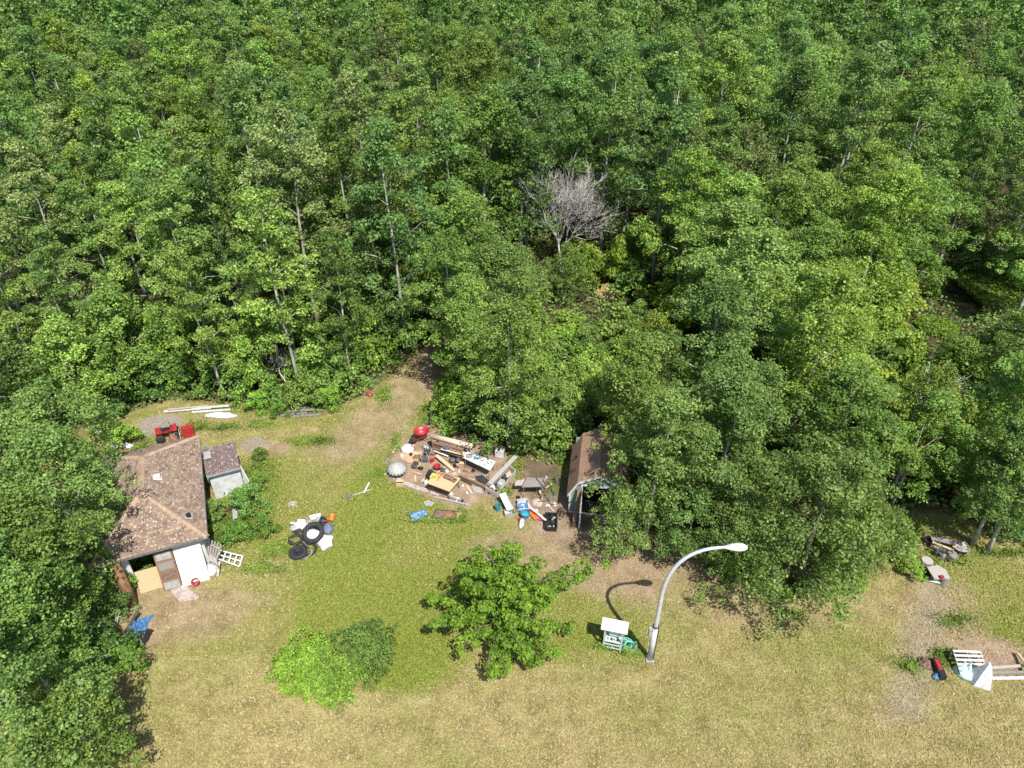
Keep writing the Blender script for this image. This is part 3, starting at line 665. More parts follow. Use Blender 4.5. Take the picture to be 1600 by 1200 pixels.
# grass blades and clippings over the yard
rng = np.random.default_rng(11); k = 400000
Y = 12.2 + 33 * rng.random(k) ** 1.15; X = rng.uniform(-1, 1, k) * (Y * .62 + 12.5)
g2, d2, v2, f2 = masks(X, Y)
keep = (f2 < .5) & (rng.random(k) > np.maximum(d2, v2) * .85) & (poly_dist(X, Y, PAD) > -.1)
X, Y, g2 = X[keep], Y[keep], g2[keep]; k = len(X)
a = rng.uniform(0, 6.28, k); hgt = (.02 + .06 * rng.random(k)) * (1 + .8 * g2); wd = .012 + .022 * rng.random(k); fl = rng.random(k) < .25; wd = np.where(fl, wd * 1.25, wd)
lean = rng.normal(size=(k, 2)) * .06
base = np.stack([X, Y, np.zeros(k) - .01], 1)
v0 = base + np.stack([np.cos(a) * wd, np.sin(a) * wd, np.zeros(k)], 1); v1 = base - np.stack([np.cos(a) * wd, np.sin(a) * wd, np.zeros(k)], 1)
v2_ = base + np.concatenate([lean, hgt[:, None]], 1)
gb = fbm(X, Y, .3, 12) 
tn = np.clip(g2 * .95 + (gb - .5) * 1.7 + .22 + rng.normal(size=k) * .34 - fl * .35, 0, 1)
me = raw_mesh('grass', np.stack([v0, v1, v2_], 1).reshape(-1, 3), np.arange(3 * k).reshape(k, 3), M['blade'], tn)
o = bpy.data.objects.new('grass', me); COL.objects.link(o); tag(o, 'short mown grass, part dry and straw coloured, over the yard', 'grass', kind='stuff')
print('GRASS', k)

# shrubs along the wood's edges
SHR = [(170, 640, 1.1), (215, 625, 1.15), (255, 605, 1.2), (300, 600, 1.25), (345, 605, 1.2), (385, 612, 1.1), (425, 625, .85), (410, 640, .6), (470, 600, 1.0), (500, 612, 1.1), (535, 605, 1.05), (560, 585, .9), (590, 562, .9), (622, 548, .9), (640, 532, 1.0), (520, 635, .6), (440, 648, .45), (480, 632, .6),
       (135, 640, 1.2), (100, 625, 1.3), (60, 620, 1.3), (15, 640, 1.2), (325, 570, 1.3), (230, 580, 1.3), (280, 570, 1.2), (180, 590, 1.3), (370, 580, 1.2),
       (700, 655, .8), (735, 650, 1.1), (763, 638, 1.1), (815, 645, 1.15), (845, 670, 1.2), (875, 655, 1.2), (715, 620, 1.0), (690, 640, .6), (725, 590, 1.0), (760, 630, 1.2), (830, 640, 1.3), (818, 702, .4), (860, 700, .7), (735, 662, .6), (905, 640, 1.2),
       (1310, 860, .8), (1225, 935, .35), (1360, 850, .8), (1405, 870, .75), (1420, 900, .5), (1395, 835, .7), (1560, 830, .9), (1600, 845, .9), (1510, 800, .7), (1150, 880, .8), (1200, 895, .8), (1060, 850, .7), (1110, 880, .5), (1180, 915, .6), (1250, 928, .5), (1320, 912, .6), (1140, 898, .55), (1290, 922, .45),
       (195, 700, .8), (180, 760, .9), (170, 880, .8), (195, 920, .7), (180, 965, .8), (165, 1030, .9), (205, 1040, .55), (130, 1060, 1), (215, 885, .5)]
rs_ = random.Random(5)
for px, py, sc in SHR:
    p_ = P(px, py); tn_ = rs_.choice([('green', (1.0, 1.05, .85)), ('bright green', (1.2, 1.25, .75)), ('dark green', (.75, .85, .85))])
    zl = 'at the yard edge around the cottage' if px < 220 and py > 660 else 'in the brush left of the dirt track' if px < 660 else 'on the slope above the junk pad' if px < 950 else 'at the right side of the yard'
    plant(f'shrub{rs_.randrange(4)}', p_.x, p_.y, sc * rs_.uniform(.9, 1.15), 'shrub', f'{tn_[0]} leafy shrub {zl}', 'shrub', f'{tn_[0]} shrubs {zl}', tn_[1], parts=('stem', 'foliage'))
for px, py, sc, tone, lab in [(385, 800, .75, (.95, 1, .95), 'grey-green shrub in the middle of the weed patch beside the cottage'), (352, 760, .65, (.9, 1, 1), 'shrub against the white wall of the small outbuilding'), (405, 765, .5, (1.1, 1.1, .9), 'low shrub at the upper right of the weed patch'),
                              (335, 815, .6, (1, 1, .9), 'shrub close to the cottage side wall'), (415, 835, .55, (1, 1.1, .8), 'low shrub at the right of the weed patch beside the lattice'), (370, 845, .6, (1, 1.1, .8), 'shrub at the lower end of the weed patch above the lattice frame'), (405, 720, .4, (1, 1.05, .9), 'small shrub right of the white trellis'),
                              (235, 885, .5, (.9, .85, .7), 'bushy growth on the brown log by the cottage front')]:
    p_ = P(px, py); plant(f'shrub{rs_.randrange(4)}', p_.x, p_.y, sc, 'shrub', lab, 'shrub', None, tone, parts=('stem', 'foliage'))

for i in range(120):
    x, y = rs_.uniform(-34, 12), rs_.uniform(31, 52); e_ = poly_dist(np.array([x]), np.array([y]), YARD)[0]
    if not .5 < e_ < 7 or blocks(x, y, 2.6, 1.4, .1, 0) or (x > -5 and y > 46): continue
    nm_, tn_ = rs_.choice([('mid green', (1.0, 1.0, .85)), ('fresh green', (1.2, 1.2, .75)), ('dull green', (.85, .88, .85))])
    zl = 'under the front trees of the left wood' if x < -6 else 'under the trees right of the track'
    plant(f'shrub{rs_.randrange(4)}', x, y, rs_.uniform(.9, 1.5), 'shrub', f'{nm_} brush {zl}', 'shrub', f'{nm_} brush {zl}', tn_, parts=('stem', 'foliage'), zs=rs_.uniform(1.1, 2.0))

for i in range(260):
    y = rs_.uniform(27, 60); x = rs_.uniform(4, 12 + y * .62); A_ = np.array([x]), np.array([y])
    if poly_dist(*A_, YARD)[0] < 1.2 or poly_dist(*A_, POOL)[0] < 1.6 or any((x - a) ** 2 + (y - b_) ** 2 < 2.6 for a, b_, e in placed): continue
    if any(in_poly(S_[0], S_[1], OPEN[k]) for k in (1, 2) for S_ in [proj(x, y, 1.0), proj(x, y, 2.4), proj(x, y, 3.8), proj(x + 1.4, y, 2.5), proj(x - 1.4, y, 2.5)]): continue
    gl = where(proj(x, y, 1)[0], 6, 850, 1660, ['above the junk pad', 'above the small shed', 'behind the street lamp', 'above the drooping tree', 'by the creek', 'at the right edge']); placed.append((x, y, 1)); nm_, tn_ = rs_.choice([('mid green', (1.0, 1.0, .85)), ('fresh green', (1.2, 1.15, .75)), ('yellowish', (1.4, 1.2, .7))])
    plant(f'shrub{rs_.randrange(4)}', x, y, rs_.uniform(1.1, 1.9), 'shrub', f'{nm_} shrub between right grove trees, {gl}', 'shrub', 'shrubs between the trees of the right grove', tn_, parts=('stem', 'foliage'), zs=rs_.uniform(1.2, 2.1))

# bright young tree on the lawn: arms reach out, clumps along each arm
def arm_tree():
    rng = np.random.default_rng(404); mb = MB(); Cs = []; Ns = []; Ts = []
    mb.tube([(0, 0, -.05), (.03, .02, .6), (0, .05, 1.4), (-.05, 0, 2.4), (0, .05, 3.3)], [.11, .085, .07, .05, .02], 8)
    arms = []
    for i in range(46):
        a = i * 2.399 + rng.uniform(-.25, .25); q = (i + .5) / 46
        el = -.05 + 1.35 * q ** 1.2; ln = (2.9 - 1.25 * q) * rng.uniform(.72, 1.12); arms.append((a, el, ln, .55 + 1.9 * q))
    arms += [(.28, .32, 4.1, 1.0), (.5, .3, 3.5, 1.0), (2.9, .1, 3.1, .8), (-1.1, .0, 2.6, .7), (-1.75, .1, 2.9, .8)]
    for a, el, ln, z0 in arms:
        d = np.array([math.cos(a) * math.cos(el), math.sin(a) * math.cos(el), math.sin(el)]); st = np.array([0, 0, z0])
        en = st + d * ln + np.array([0, 0, .1]); lp = limb_pts(rng, st, en, 4, .1); mb.tube(lp, [.032, .026, .02, .014, .006], 4)
        for j in range(int(ln * 4.0)):
            u = .30 + .72 * (j + rng.random()) / (ln * 4.0); c = st + (en - st) * u + rng.normal(size=3) * np.array([.13, .13, .08]) + np.array([0, 0, .09]); c[2] = max(c[2], .35)
            C, N = cluster(rng, c, .24 * (1.15 - .35 * u), 66, up=.6); Cs.append(C); Ns.append(N); Ts.append(np.clip(.45 + rng.uniform(-.25, .25) + rng.normal(size=66) * .22, 0, 1))
    C = np.concatenate(Cs); V, F, T = leaf_quads(C, np.concatenate(Ns), np.full(len(C), .10), rng, np.concatenate(Ts))
    return mb, raw_mesh('crown', V, F, M['leaf_bright'], T)
mb, cm = arm_tree(); p_ = P(787, 985); AS = 1.13
t = thing('young_tree', 'bright yellow-green young tree standing alone in the middle of the lawn', 'tree', p_)
o = MB(TR(p_)).add(mb.v, mb.f).build('trunk', 'bark2', t, True); t.scale = (AS,) * 3
c = bpy.data.objects.new('crown', cm); COL.objects.link(c); c.parent = t
# low bushes at the bottom of the view
for px, py, R_, h, nm, lab, tone, mt, leaf, seed in [(472, 1046, 1.3, .5, 'creeping_bush', 'spreading yellow-green bush at the bottom left of the lawn', (1.2, 1.15, .6), 'leaf', .075, 61), (570, 1026, 1.4, .9, 'juniper_bush', 'dark green bush beside the spreading yellow-green bush', (.85, .9, .75), 'leaf', .07, 62),
                                                     (525, 1062, 1.3, .6, 'creeping_bush', 'lowest green bush between the yellow-green and the dark green bush', (1.05, 1.05, .65), 'leaf', .075, 64)]:
    cm, ends = crown_mesh('foliage', seed, h * 1.2, R_, .08, lobes=60, subs=10, per=34, leaf=leaf, prof='dome', m=M[mt], sub_r=.15, lobe_r=.42)
    p_ = P(px, py); t = thing(nm, lab, 'bush', p_)
    mb = MB(TR(p_))
    for e in ends: mb.tube([(0, 0, 0), (e[0] * .5, e[1] * .5, e[2] * .7), tuple(e)], [.02, .014, .006], 4)
    mb.build('stem', 'bark2', t); c = bpy.data.objects.new('foliage', cm); COL.objects.link(c); c.parent = t; c.color = (*tone, 1)

# bare grey trees
def bare(seed, H, spread, depth=5, trunk_r=.11, up=.25, nsub=(3, 4), first=.3, stems=1):
    rng = random.Random(seed); mb = MB(); tr = MB()
    def grow(p, d, ln, r, dep):
        if dep == depth - 1: ln = H * .21
        pts = [p]; q = p.copy(); dd = d.copy()
        for i in range(3):
            dd = (dd + Vector((rng.gauss(0, .13), rng.gauss(0, .13), rng.gauss(0, .08) + .03))).normalized(); q = q + dd * ln / 3; pts.append(q.copy())
        (tr if dep >= depth - 1 else mb).tube(pts, [r, r * .85, r * .7, r * .55], 5 if dep > 2 else 3, cap=False)
        if dep <= 0: return
        for i in range(rng.randint(*nsub)):
            k = rng.choice([1, 2, 3, 3]); base = pts[k]
            nd = (dd + Vector((rng.gauss(0, spread), rng.gauss(0, spread), rng.gauss(0, spread * .6) + up))).normalized()
            grow(base, nd, ln * rng.uniform(.62, .82), r * (.62 if dep > 2 else .6), dep - 1)
    for s in range(stems):
        grow(Vector((0, 0, -.05)), Vector((rng.gauss(0, .1 if stems == 1 else .7), rng.gauss(0, .1 if stems == 1 else .7), 1)).normalized(), H * first, trunk_r, depth)
    return tr, mb
def bare_thing(px, py, z, nm, lab, cat, rot=0, tilt=None, **kw):
    tr, mb = bare(**kw); p_ = P(px, py, z); Tm = TR(p_, rot) @ (tilt or Matrix.Identity(4)); t = thing(nm, lab, cat, p_)
    MB(Tm).add(tr.v, tr.f).build('trunk', 'deadbark', t, True); MB(Tm).add(mb.v, mb.f).build('branches', 'deadbark', t); return t
bare_thing(878, 432, 0, 'dead_tree', 'bare grey dead tree standing in a gap in the middle of the woods', 'dead tree', seed=3, H=12, spread=.58, depth=5, trunk_r=.14, up=.12, nsub=(4, 5), first=.24)
bare_thing(835, 262, 0, 'dead_tree', 'bare grey dead tree at the top of the view behind the grove', 'dead tree', seed=8, H=17, spread=.40, depth=4, trunk_r=.13, up=.3, nsub=(4, 4))
bare_thing(1535, 415, 0, 'dead_bush', 'low grey leafless bush on the bank right of the dark creek', 'bush', seed=12, H=4.0, spread=.8, depth=4, trunk_r=.06, up=.05, nsub=(4, 4), stems=4)
bare_thing(448, 600, .9, 'fallen_branch', 'tangle of bare grey branches lying in the brush left of the track', 'dead branch', rot=2.3, tilt=Matrix.Rotation(R(60), 4, 'Y'), seed=15, H=4.6, spread=.7, depth=4, trunk_r=.055, up=0, nsub=(3, 4))
bare_thing(1400, 665, 2.6, 'fallen_branch', 'long bare leaning branches among the yellow-green poplars on the right', 'dead branch', rot=R(35), tilt=Matrix.Rotation(R(50), 4, 'Y'), seed=19, H=6.5, spread=.3, depth=4, trunk_r=.09, up=0, nsub=(3, 4))
bare_thing(1330, 670, 1.5, 'fallen_branch', 'bare crooked branch lower down in the right-hand grove', 'dead branch', rot=R(20), tilt=Matrix.Rotation(R(60), 4, 'Y'), seed=23, H=6, spread=.3, depth=3, trunk_r=.09, up=0, nsub=(3, 3))
bare_thing(180, 500, 3, 'dead_bush', 'grey leafless bush high in the left wood', 'bush', seed=27, H=4.0, spread=.6, depth=4, trunk_r=.05, up=.2, nsub=(3, 4), stems=3)


# ================================================================== BUILDINGS
def shingles(corners, course, width, seed, lift=.012, clip=None):
    """rows of overlapping shingles on a flat roof face; corners: eave a, eave b, top b, top a (top may be a point)"""
    rg = random.Random(seed); a, b_, tb, ta = [Vector(c) for c in corners]; mb = MB(); tint = []
    up = ((ta + tb) / 2 - (a + b_) / 2); n_ = (b_ - a).cross(ta - a if (ta - a).length > .01 else tb - a).normalized()
    if n_.z < 0: n_ = -n_
    rows = max(1, round(up.length / course)); xa = (b_ - a).normalized(); 
    for r in range(rows):
        q0, q1 = r / rows, (r + 1.12) / rows; q1 = min(q1, 1)
        l0, r0 = a.lerp(ta, q0), b_.lerp(tb, q0); l1, r1 = a.lerp(ta, q1), b_.lerp(tb, q1)
        L0 = (r0 - l0).length; x = -(r % 2) * width / 2 - rg.random() * .05
        s0 = (l0 - a).dot(xa); s1 = (l1 - a).dot(xa); e1 = (r1 - a).dot(xa); e0 = (r0 - a).dot(xa)
        base0 = l0 - xa * s0; base1 = l1 - xa * s1
        x += 0
        while x < max(e0, e1):
            w_ = width * rg.uniform(.85, 1.1); g0, g1 = max(x + .005, s0), min(x + w_ - .005, e0); h0, h1 = max(x + .005, s1), min(x + w_ - .005, e1)
            if g1 - g0 > .02:
                if h1 - h0 < .005: h0 = h1 = min(max((h0 + h1) / 2, s1), e1)
                lf = n_ * (lift + rg.uniform(0, .010)); bt = n_ * .002
                p_ = [base0 + xa * g0, base0 + xa * g1, base1 + xa * h1, base1 + xa * h0]
                mb.add([p_[0] + lf, p_[1] + lf, p_[2] + bt, p_[3] + bt, p_[0] + bt, p_[1] + bt], [(0, 1, 2, 3), (4, 5, 1, 0), (4, 0, 3), (5, 2, 1)])
                tt = min(1, max(0, rg.gauss(.40, .22))); tint += [tt] * 4
            x += w_
    return mb, tint
def tmat(T, mb): mb.v = [T @ v for v in mb.v]; return mb

# --- the cottage with the big shingled hip roof
CC = Vector((-18.02, 25.51, 0)); CA = R(22.5); TC = TR(CC, CA)
cot = thing('cottage', 'old white cottage with a worn brown shingled hip roof at the left of the yard', 'house', CC)
HX, HY, RY, EZ, RZ = 2.5, 4.02, 1.35, 2.42, 3.85
WX, WY, WZ = 2.12, 3.42, 2.36
for nm, c, d in (('wall', (WX, 0, WZ / 2), (.1, 2 * WY, WZ)), ('wall', (-WX, 0, WZ / 2), (.1, 2 * WY, WZ)), ('wall', (0, WY + .055, WZ / 2), (2 * WX + .1, .1, WZ)), ('wall', (1.5, -WY - .055, WZ / 2), (1.34, .1, WZ)), ('wall', (-1.62, -WY - .055, WZ / 2), (1.1, .1, WZ)), ('wall', (-.115, -WY - .055, WZ - .12), (1.88, .1, .24))):
    MB(TC).box(c, d).build(nm, 'white', cot)
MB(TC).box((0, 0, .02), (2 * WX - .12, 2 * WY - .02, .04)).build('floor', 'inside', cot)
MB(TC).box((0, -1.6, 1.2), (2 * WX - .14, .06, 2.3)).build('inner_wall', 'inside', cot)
e = [(-HX, -HY, EZ), (HX, -HY, EZ), (HX, HY, EZ), (-HX, HY, EZ)]; r_ = [(0, -RY, RZ), (0, RY, RZ)]
MB(TC).add([*e, *r_, *[(x, y, z - .07) for x, y, z in e]], [(0, 1, 4), (1, 2, 5, 4), (2, 3, 5), (3, 0, 4, 5), (9, 8, 7, 6), (0, 6, 7, 1), (1, 7, 8, 2), (2, 8, 9, 3), (3, 9, 6, 0)]).build('roof', 'darkwood', cot)
faces = [((HX, -HY), (HX, HY), RY, -RY), ((-HX, HY), (-HX, -HY), -RY, RY)]
for i, cs in enumerate([[e[1], e[2], r_[1], r_[0]], [e[3], e[0], r_[0], r_[1]], [e[0], e[1], r_[0], r_[0]], [e[2], e[3], r_[1], r_[1]]]):
    mb, ti = shingles(cs, .14, .24, 70 + i); o = tmat(TC, mb).build('shingles', 'shingle', cot, tint=ti); o['kind'] = 'stuff'
rg = random.Random(4)
capm = None
def caps(a, b_, step=.29, wd=.30, ti=.5):
    global capm
    a, b_ = Vector(a), Vector(b_); d = (b_ - a); n_ = int(d.length / step); d.normalize(); sx = d.cross(Vector((0, 0, 1))).normalized() * wd / 2
    for i in range(n_):
        c = a + d * step * i; e2 = c + d * (step + .04)
        l1, l2 = .035 + rg.uniform(0, .012), .02
        up = Vector((0, 0, 1)); dn = up * .085
        vs = [c + up * l1 * 1.6, e2 + up * l2 * 1.6, c - sx - dn + up * l1, c + sx - dn + up * l1, e2 - sx - dn + up * l2, e2 + sx - dn + up * l2]
        MB(TC).add(vs, [(0, 1, 4, 2), (1, 0, 3, 5), (2, 3, 0), (1, 5, 4)]).build('ridge_tile', 'shingle_cap', cot, tint=[rg.random()] * 4)
caps(r_[0], r_[1]);
for ee, rr2 in ((e[0], r_[0]), (e[1], r_[0]), (e[2], r_[1]), (e[3], r_[1])): caps(ee, rr2)
MB(TC).box((HX + .012, 0, EZ - .05), (.022, 2 * HY, .13)).build('fascia', 'steel', cot)
MB(TC).box((0, -HY - .012, EZ - .05), (2 * HX, .022, .13)).build('fascia', 'steel', cot)
# vents on the roof
def on_roof(px, py): return P(px, py, 3.35)
v_ = P(246, 747, 3.5); o = MB(TR(v_, .5)).box((0, 0, .02), (.42, .34, .03), rot=(0, .5, 0)).build('roof_vent', 'white', cot); MB(TR(v_, .5)).box((0, 0, .11), (.26, .24, .14), rot=(0, .15, 0)).build('vent_cap', 'white', o)
v_ = P(295, 807, 2.86); o = MB(TR(v_, CA)).box((0, 0, .02), (.36, .40, .02), rot=(0, .5, 0)).build('pipe_flashing', 'slab', cot); MB(TR(v_)).tube([(0, 0, -.02), (0, 0, .16)], .115, 14).build('pipe', 'black', o)
# boards leaning on the front
def lean(name, label, cat, lx0, lx1, y0, h, slant, m, t_=.04, z0=0, extra=None, to=None):
    o = MB(TC).poly([(lx0, y0, z0), (lx1, y0, z0), (lx1, y0 + slant, z0 + h), (lx0, y0 + slant, z0 + h)], (0, -1, slant / h), t_).build(name, m, to)
    if label: tag(o, label, cat)
    return o
lean('white_sheet', 'large white board leaning on the cottage front right of the old door', 'board', .86, 2.06, -4.35, 2.0, .72, 'white', .04)
d0 = thing('old_door', 'peeling brown and grey panelled door leaning on the cottage front', 'door', TC @ Vector((.4, -4.3, 0)))
lean('door_slab', None, None, .02, .82, -4.3, 2.0, .65, 'brown', .04, to=d0)
for q in range(4):
    z0 = .08 + q * .49; y0 = -4.3 + .65 * z0 / 2 - .045
    MB(TC).poly([(.10, y0, z0), (.74, y0, z0), (.74, y0 + .65 * .36 / 2, z0 + .36), (.10, y0 + .65 * .36 / 2, z0 + .36)], (0, -1, .3), .02).build('door_panel', ('slab', 'rust2', 'grey', 'slab')[q], d0)
lean('plywood_sheet', 'beige plywood sheet propped in the cottage doorway', 'board', -1.0, -.02, -4.0, 1.05, .4, 'ply', .03)
b0_ = TC @ Vector((-1.35, -4.55, 0)); tag(MB().tube([b0_, b0_ + Vector((-.15, .25, 1.1)), b0_ + Vector((-.35, .55, 2.2))], [.27, .24, .2], 11).build('log', 'log', smooth=True), 'thick rusty brown log standing against the cottage eave', 'log')
# --- small outbuilding with a dark lean-to roof
O0 = Vector((-15.67, 28.75, 0)); OA = R(24); TO = TR(O0, OA)
ob = thing('outbuilding', 'small white outbuilding with a dark shingled roof between cottage and trellis', 'shed', O0)
for c, d in (((0, -.80, .90), (1.42, .06, 1.8)), ((0, .80, .98), (1.42, .06, 1.96)), ((.74, 0, .95), (.06, 1.66, 1.9)), ((-.74, 0, .95), (.06, 1.66, 1.9))): MB(TO).box(c, d).build('wall', 'white', ob)
oc = [(-.86, -1.05, 1.86), (.84, -1.05, 1.86), (.84, 1.02, 2.10), (-.86, 1.02, 2.10)]
MB(TO).prism(oc, .07).build('roof', 'darkwood', ob)
mb, ti = shingles(oc, .20, .26, 88); tmat(TO, mb).build('shingles', 'shingle_dark', ob, tint=ti)['kind'] = 'stuff'
MB(TO).box((0, -1.065, 1.82), (1.7, .022, .11)).build('fascia', 'slab', ob)
p0 = P(324, 712, 2.1); tag(MB(TR(p0, OA)).box((0, 0, .03), (.34, .62, .05)).build('sheet_metal', 'slab'), 'grey sheet lying over the left corner of the outbuilding roof', 'metal sheet')
tag(MB().beam(P(321, 692, .6), P(328, 703, 2.12), .16, .03).build('plank', 'grey2'), 'short grey plank leaning up behind the outbuilding roof', 'plank')
# trellis
t = thing('trellis', 'white diamond lattice trellis leaning on the outbuilding right side', 'trellis', P(382, 752))
A, B_, C_, D_ = P(373, 724, 1.35), P(389, 752, .9), P(389, 764, .0), P(377, 752, 0.1)
def lattice(par, A, B_, C_, D_, n1, n2, m, w_=.03):
    for i in range(n1 + 1): MB().beam(A.lerp(B_, i / n1), D_.lerp(C_, i / n1), w_, .012).build('lath', m, par)
    nrm = (B_ - A).cross(D_ - A).normalized() * .014
    for i in range(n2 + 1): MB().beam(A.lerp(D_, i / n2) + nrm, B_.lerp(C_, i / n2) + nrm, w_, .012).build('lath', m, par)
lattice(t, A, B_, C_, D_, 8, 8, 'whitewood')
# --- small gambrel shed
S0 = Vector((2.98, 26.72, 0)); SA = R(-8.5); TS = TR(S0, SA); W, D = 3.0, 3.75
sh = thing('gambrel_shed', 'small sage green shed with white trim and a brown barn-shaped roof under the trees', 'shed', S0)
prof = [(0, 1.42), (.42, 2.25), (1.5, 2.85), (2.58, 2.25), (3.0, 1.42)]
MB(TS).add([(0, 0, 0), (.62, 0, 0), (.62, 0, 2.30), (.42, 0, 2.19), (0, 0, 1.40), (0, .06, 0), (.62, .06, 0), (.62, .06, 2.30), (.42, .06, 2.19), (0, .06, 1.40)],
           [(0, 1, 2, 3, 4), (9, 8, 7, 6, 5), (0, 5, 6, 1), (1, 6, 7, 2), (2, 7, 8, 3), (3, 8, 9, 4), (4, 9, 5, 0)]).build('front_wall', 'shedgreen', sh)
MB(TS).add([(2.38, 0, 0), (3, 0, 0), (3, 0, 1.40), (2.58, 0, 2.19), (2.38, 0, 2.30), (2.38, .06, 0), (3, .06, 0), (3, .06, 1.40), (2.58, .06, 2.19), (2.38, .06, 2.30)],
           [(0, 1, 2, 3, 4), (9, 8, 7, 6, 5), (0, 5, 6, 1), (1, 6, 7, 2), (2, 7, 8, 3), (3, 8, 9, 4), (4, 9, 5, 0)]).build('front_wall', 'shedgreen', sh)
MB(TS).box((1.5, .03, 2.25), (1.75, .06, .5)).build('gable_wall', 'shedgreen', sh)
MB(TS).box((.03, D / 2, .7), (.06, D - .14, 1.38)).build('side_wall', 'shedgreen', sh); MB(TS).box((2.97, D / 2, .7), (.06, D - .14, 1.38)).build('side_wall', 'shedgreen', sh)
MB(TS).box((1.5, D - .03, 1.05), (2.9, .06, 2.1)).build('back_wall', 'shedgreen', sh)
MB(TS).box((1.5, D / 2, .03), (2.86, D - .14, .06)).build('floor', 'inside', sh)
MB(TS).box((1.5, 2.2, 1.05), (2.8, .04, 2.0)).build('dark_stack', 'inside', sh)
OV = .12; pr = [(-.08, 1.32)] + prof[1:4] + [(3.08, 1.32)]
for i in range(4):
    a, b_ = pr[i], pr[i + 1]
    n_ = Vector((-(b_[1] - a[1]), 0, b_[0] - a[0])).normalized()
    MB(TS).poly([(a[0], -OV, a[1]), (b_[0], -OV, b_[1]), (b_[0], D + OV, b_[1]), (a[0], D + OV, a[1])], n_, .045).build('roof_panel', 'brown', sh)
    A1 = [Vector((a[0], D + OV, a[1])) + n_ * .05, Vector((a[0], -OV, a[1])) + n_ * .05, Vector((b_[0], -OV, b_[1])) + n_ * .05, Vector((b_[0], D + OV, b_[1])) + n_ * .05]
    if i > 1: A1 = [A1[2], A1[3], A1[0], A1[1]]
    mb, ti = shingles(A1, .17, .30, 120 + i, lift=.008); tmat(TS, mb).build('shingles', 'shingle_brown', sh, tint=ti)['kind'] = 'stuff'
    MB(TS).poly([(a[0], -OV - .03, a[1] - .10), (b_[0], -OV - .03, b_[1] - .10), (b_[0], -OV - .03, b_[1] + .055), (a[0], -OV - .03, a[1] + .055)], (0, 1, 0), .028).build('gable_trim', 'white', sh)
for x in (.04, 2.96): MB(TS).box((x, -.025, .70), (.09, .045, 1.36)).build('corner_trim', 'white', sh)
MB(TS).box((.33, -.025, .05), (.50, .045, .08)).build('sill_trim', 'white', sh)
for x in (.62, 2.38): MB(TS).box((x, -.025, 1.03), (.09, .045, 1.88)).build('door_trim', 'white', sh)
MB(TS).box((1.5, -.025, 2.02), (1.84, .045, .09)).build('door_trim', 'white', sh)
MB(TS).box((1.5, -.03, .05), (1.6, .07, .07)).build('threshold', 'white', sh)
dl = MB(TS).box((.66, -.62, 1.0), (.05, 1.05, 1.85)).build('door', 'shedgreen', sh); MB(TS).box((.66, -1.165, 1.0), (.07, .04, 1.87)).build('door_edge', 'white', dl)
tag(MB(TS).beam((.36, -.95, 0), (.52, -.16, 1.92), .20, .05).build('plank', 'brown'), 'wide brown plank leaning by the open door of the small green shed', 'plank')

# ================================================================== STREET LAMP AND KIOSK
LB = P(1015, 1030); LY = LB.y
lp = thing('street_lamp', 'tall curved galvanised street lamp with a white cobra head at the bottom right', 'street lamp', LB)
pp = [LB + Vector((0, 0, z)) for z in (0, 1.2, 2.2, 3.2, 4.3)]
tip = LB + Vector((2.0, 0, 7.0))
P0, P1, P2, P3 = pp[-1], LB + Vector((.05, 0, 6.3)), LB + Vector((.9, 0, 6.95)), tip
arc = [((1 - u) ** 3) * P0 + 3 * u * (1 - u) ** 2 * P1 + 3 * u * u * (1 - u) * P2 + u ** 3 * P3 for u in [i / 12 for i in range(1, 13)]]
allp = pp + arc
MB().tube(allp, [.10 - .045 * i / (len(allp) - 1) for i in range(len(allp))], 14).build('pole', 'lamp', lp, True)
MB().tube([LB, LB + Vector((0, 0, 2.25))], [.125, .118], 14).build('base_sleeve', 'lamp', lp, True)
MB().box(LB + Vector((0, 0, .03)), (.34, .34, .04)).build('base_plate', 'slab', lp)
MB().tube([LB + Vector((0, 0, 2.25)), LB + Vector((0, 0, 2.31))], .135, 14).build('clamp', 'dark', lp)
MB().box(LB + Vector((-.2, -.05, 1.95)), (.13, .16, .5)).build('meter_box', 'slab', lp)
MB().tube([LB + Vector((.12, -.09, .05)), LB + Vector((.13, -.08, 1.2)), LB + Vector((.12, -.08, 2.2))], .018, 6).build('cable', 'black', lp)
hd = MB(TR(tip))
secs = [(-.02, .06, .05), (.10, .10, .07), (.3, .17, .11), (.52, .20, .13), (.7, .17, .11), (.82, .10, .07), (.87, .02, .02)]
vs = []; fs = []
for i, (x, wy, wz) in enumerate(secs):
    for k in range(14):
        a = 2 * math.pi * k / 14; vs.append((x, wy * math.cos(a), wz * math.sin(a) * (1 if math.sin(a) > 0 else .6)))
for i in range(len(secs) - 1):
    for k in range(14): fs.append((i * 14 + k, i * 14 + (k + 1) % 14, (i + 1) * 14 + (k + 1) % 14, (i + 1) * 14 + k))
fs += [tuple(range(14))[::-1], tuple(range(len(vs) - 14, len(vs)))]
lh = hd.add(vs, fs).build('lamp_head', 'white', lp, True)
MB(TR(tip)).lathe([(.13, -.02), (.11, -.09), (.05, -.12)], (.5, 0, -.03), 14, sx=1.4).build('lens', 'slab', lh)
KC = Vector((4.36, 18.55, 0)); KT = TR(KC, R(-14))
ki = thing('kiosk', 'small pale green wooden stand with a white flat roof beside the street lamp', 'stand', KC)
for x in (-.37, .37):
    for y in (-.16, .16): MB(KT).box((x, y, .72), (.075, .06, 1.44)).build('leg', 'kiosk', ki)
MB(KT).poly([(-.56, -.27, 1.42), (.56, -.27, 1.42), (.56, .25, 1.56), (-.56, .25, 1.56)], (0, -.2, 1), .06).build('roof', 'white', ki)
MB(KT).box((0, .17, 1.0), (.66, .03, .84)).build('back_panel', 'shedgreen', ki)
MB(KT).box((.02, .03, 1.08), (.42, .06, .56)).build('glazed_panel', 'glassy', ki)
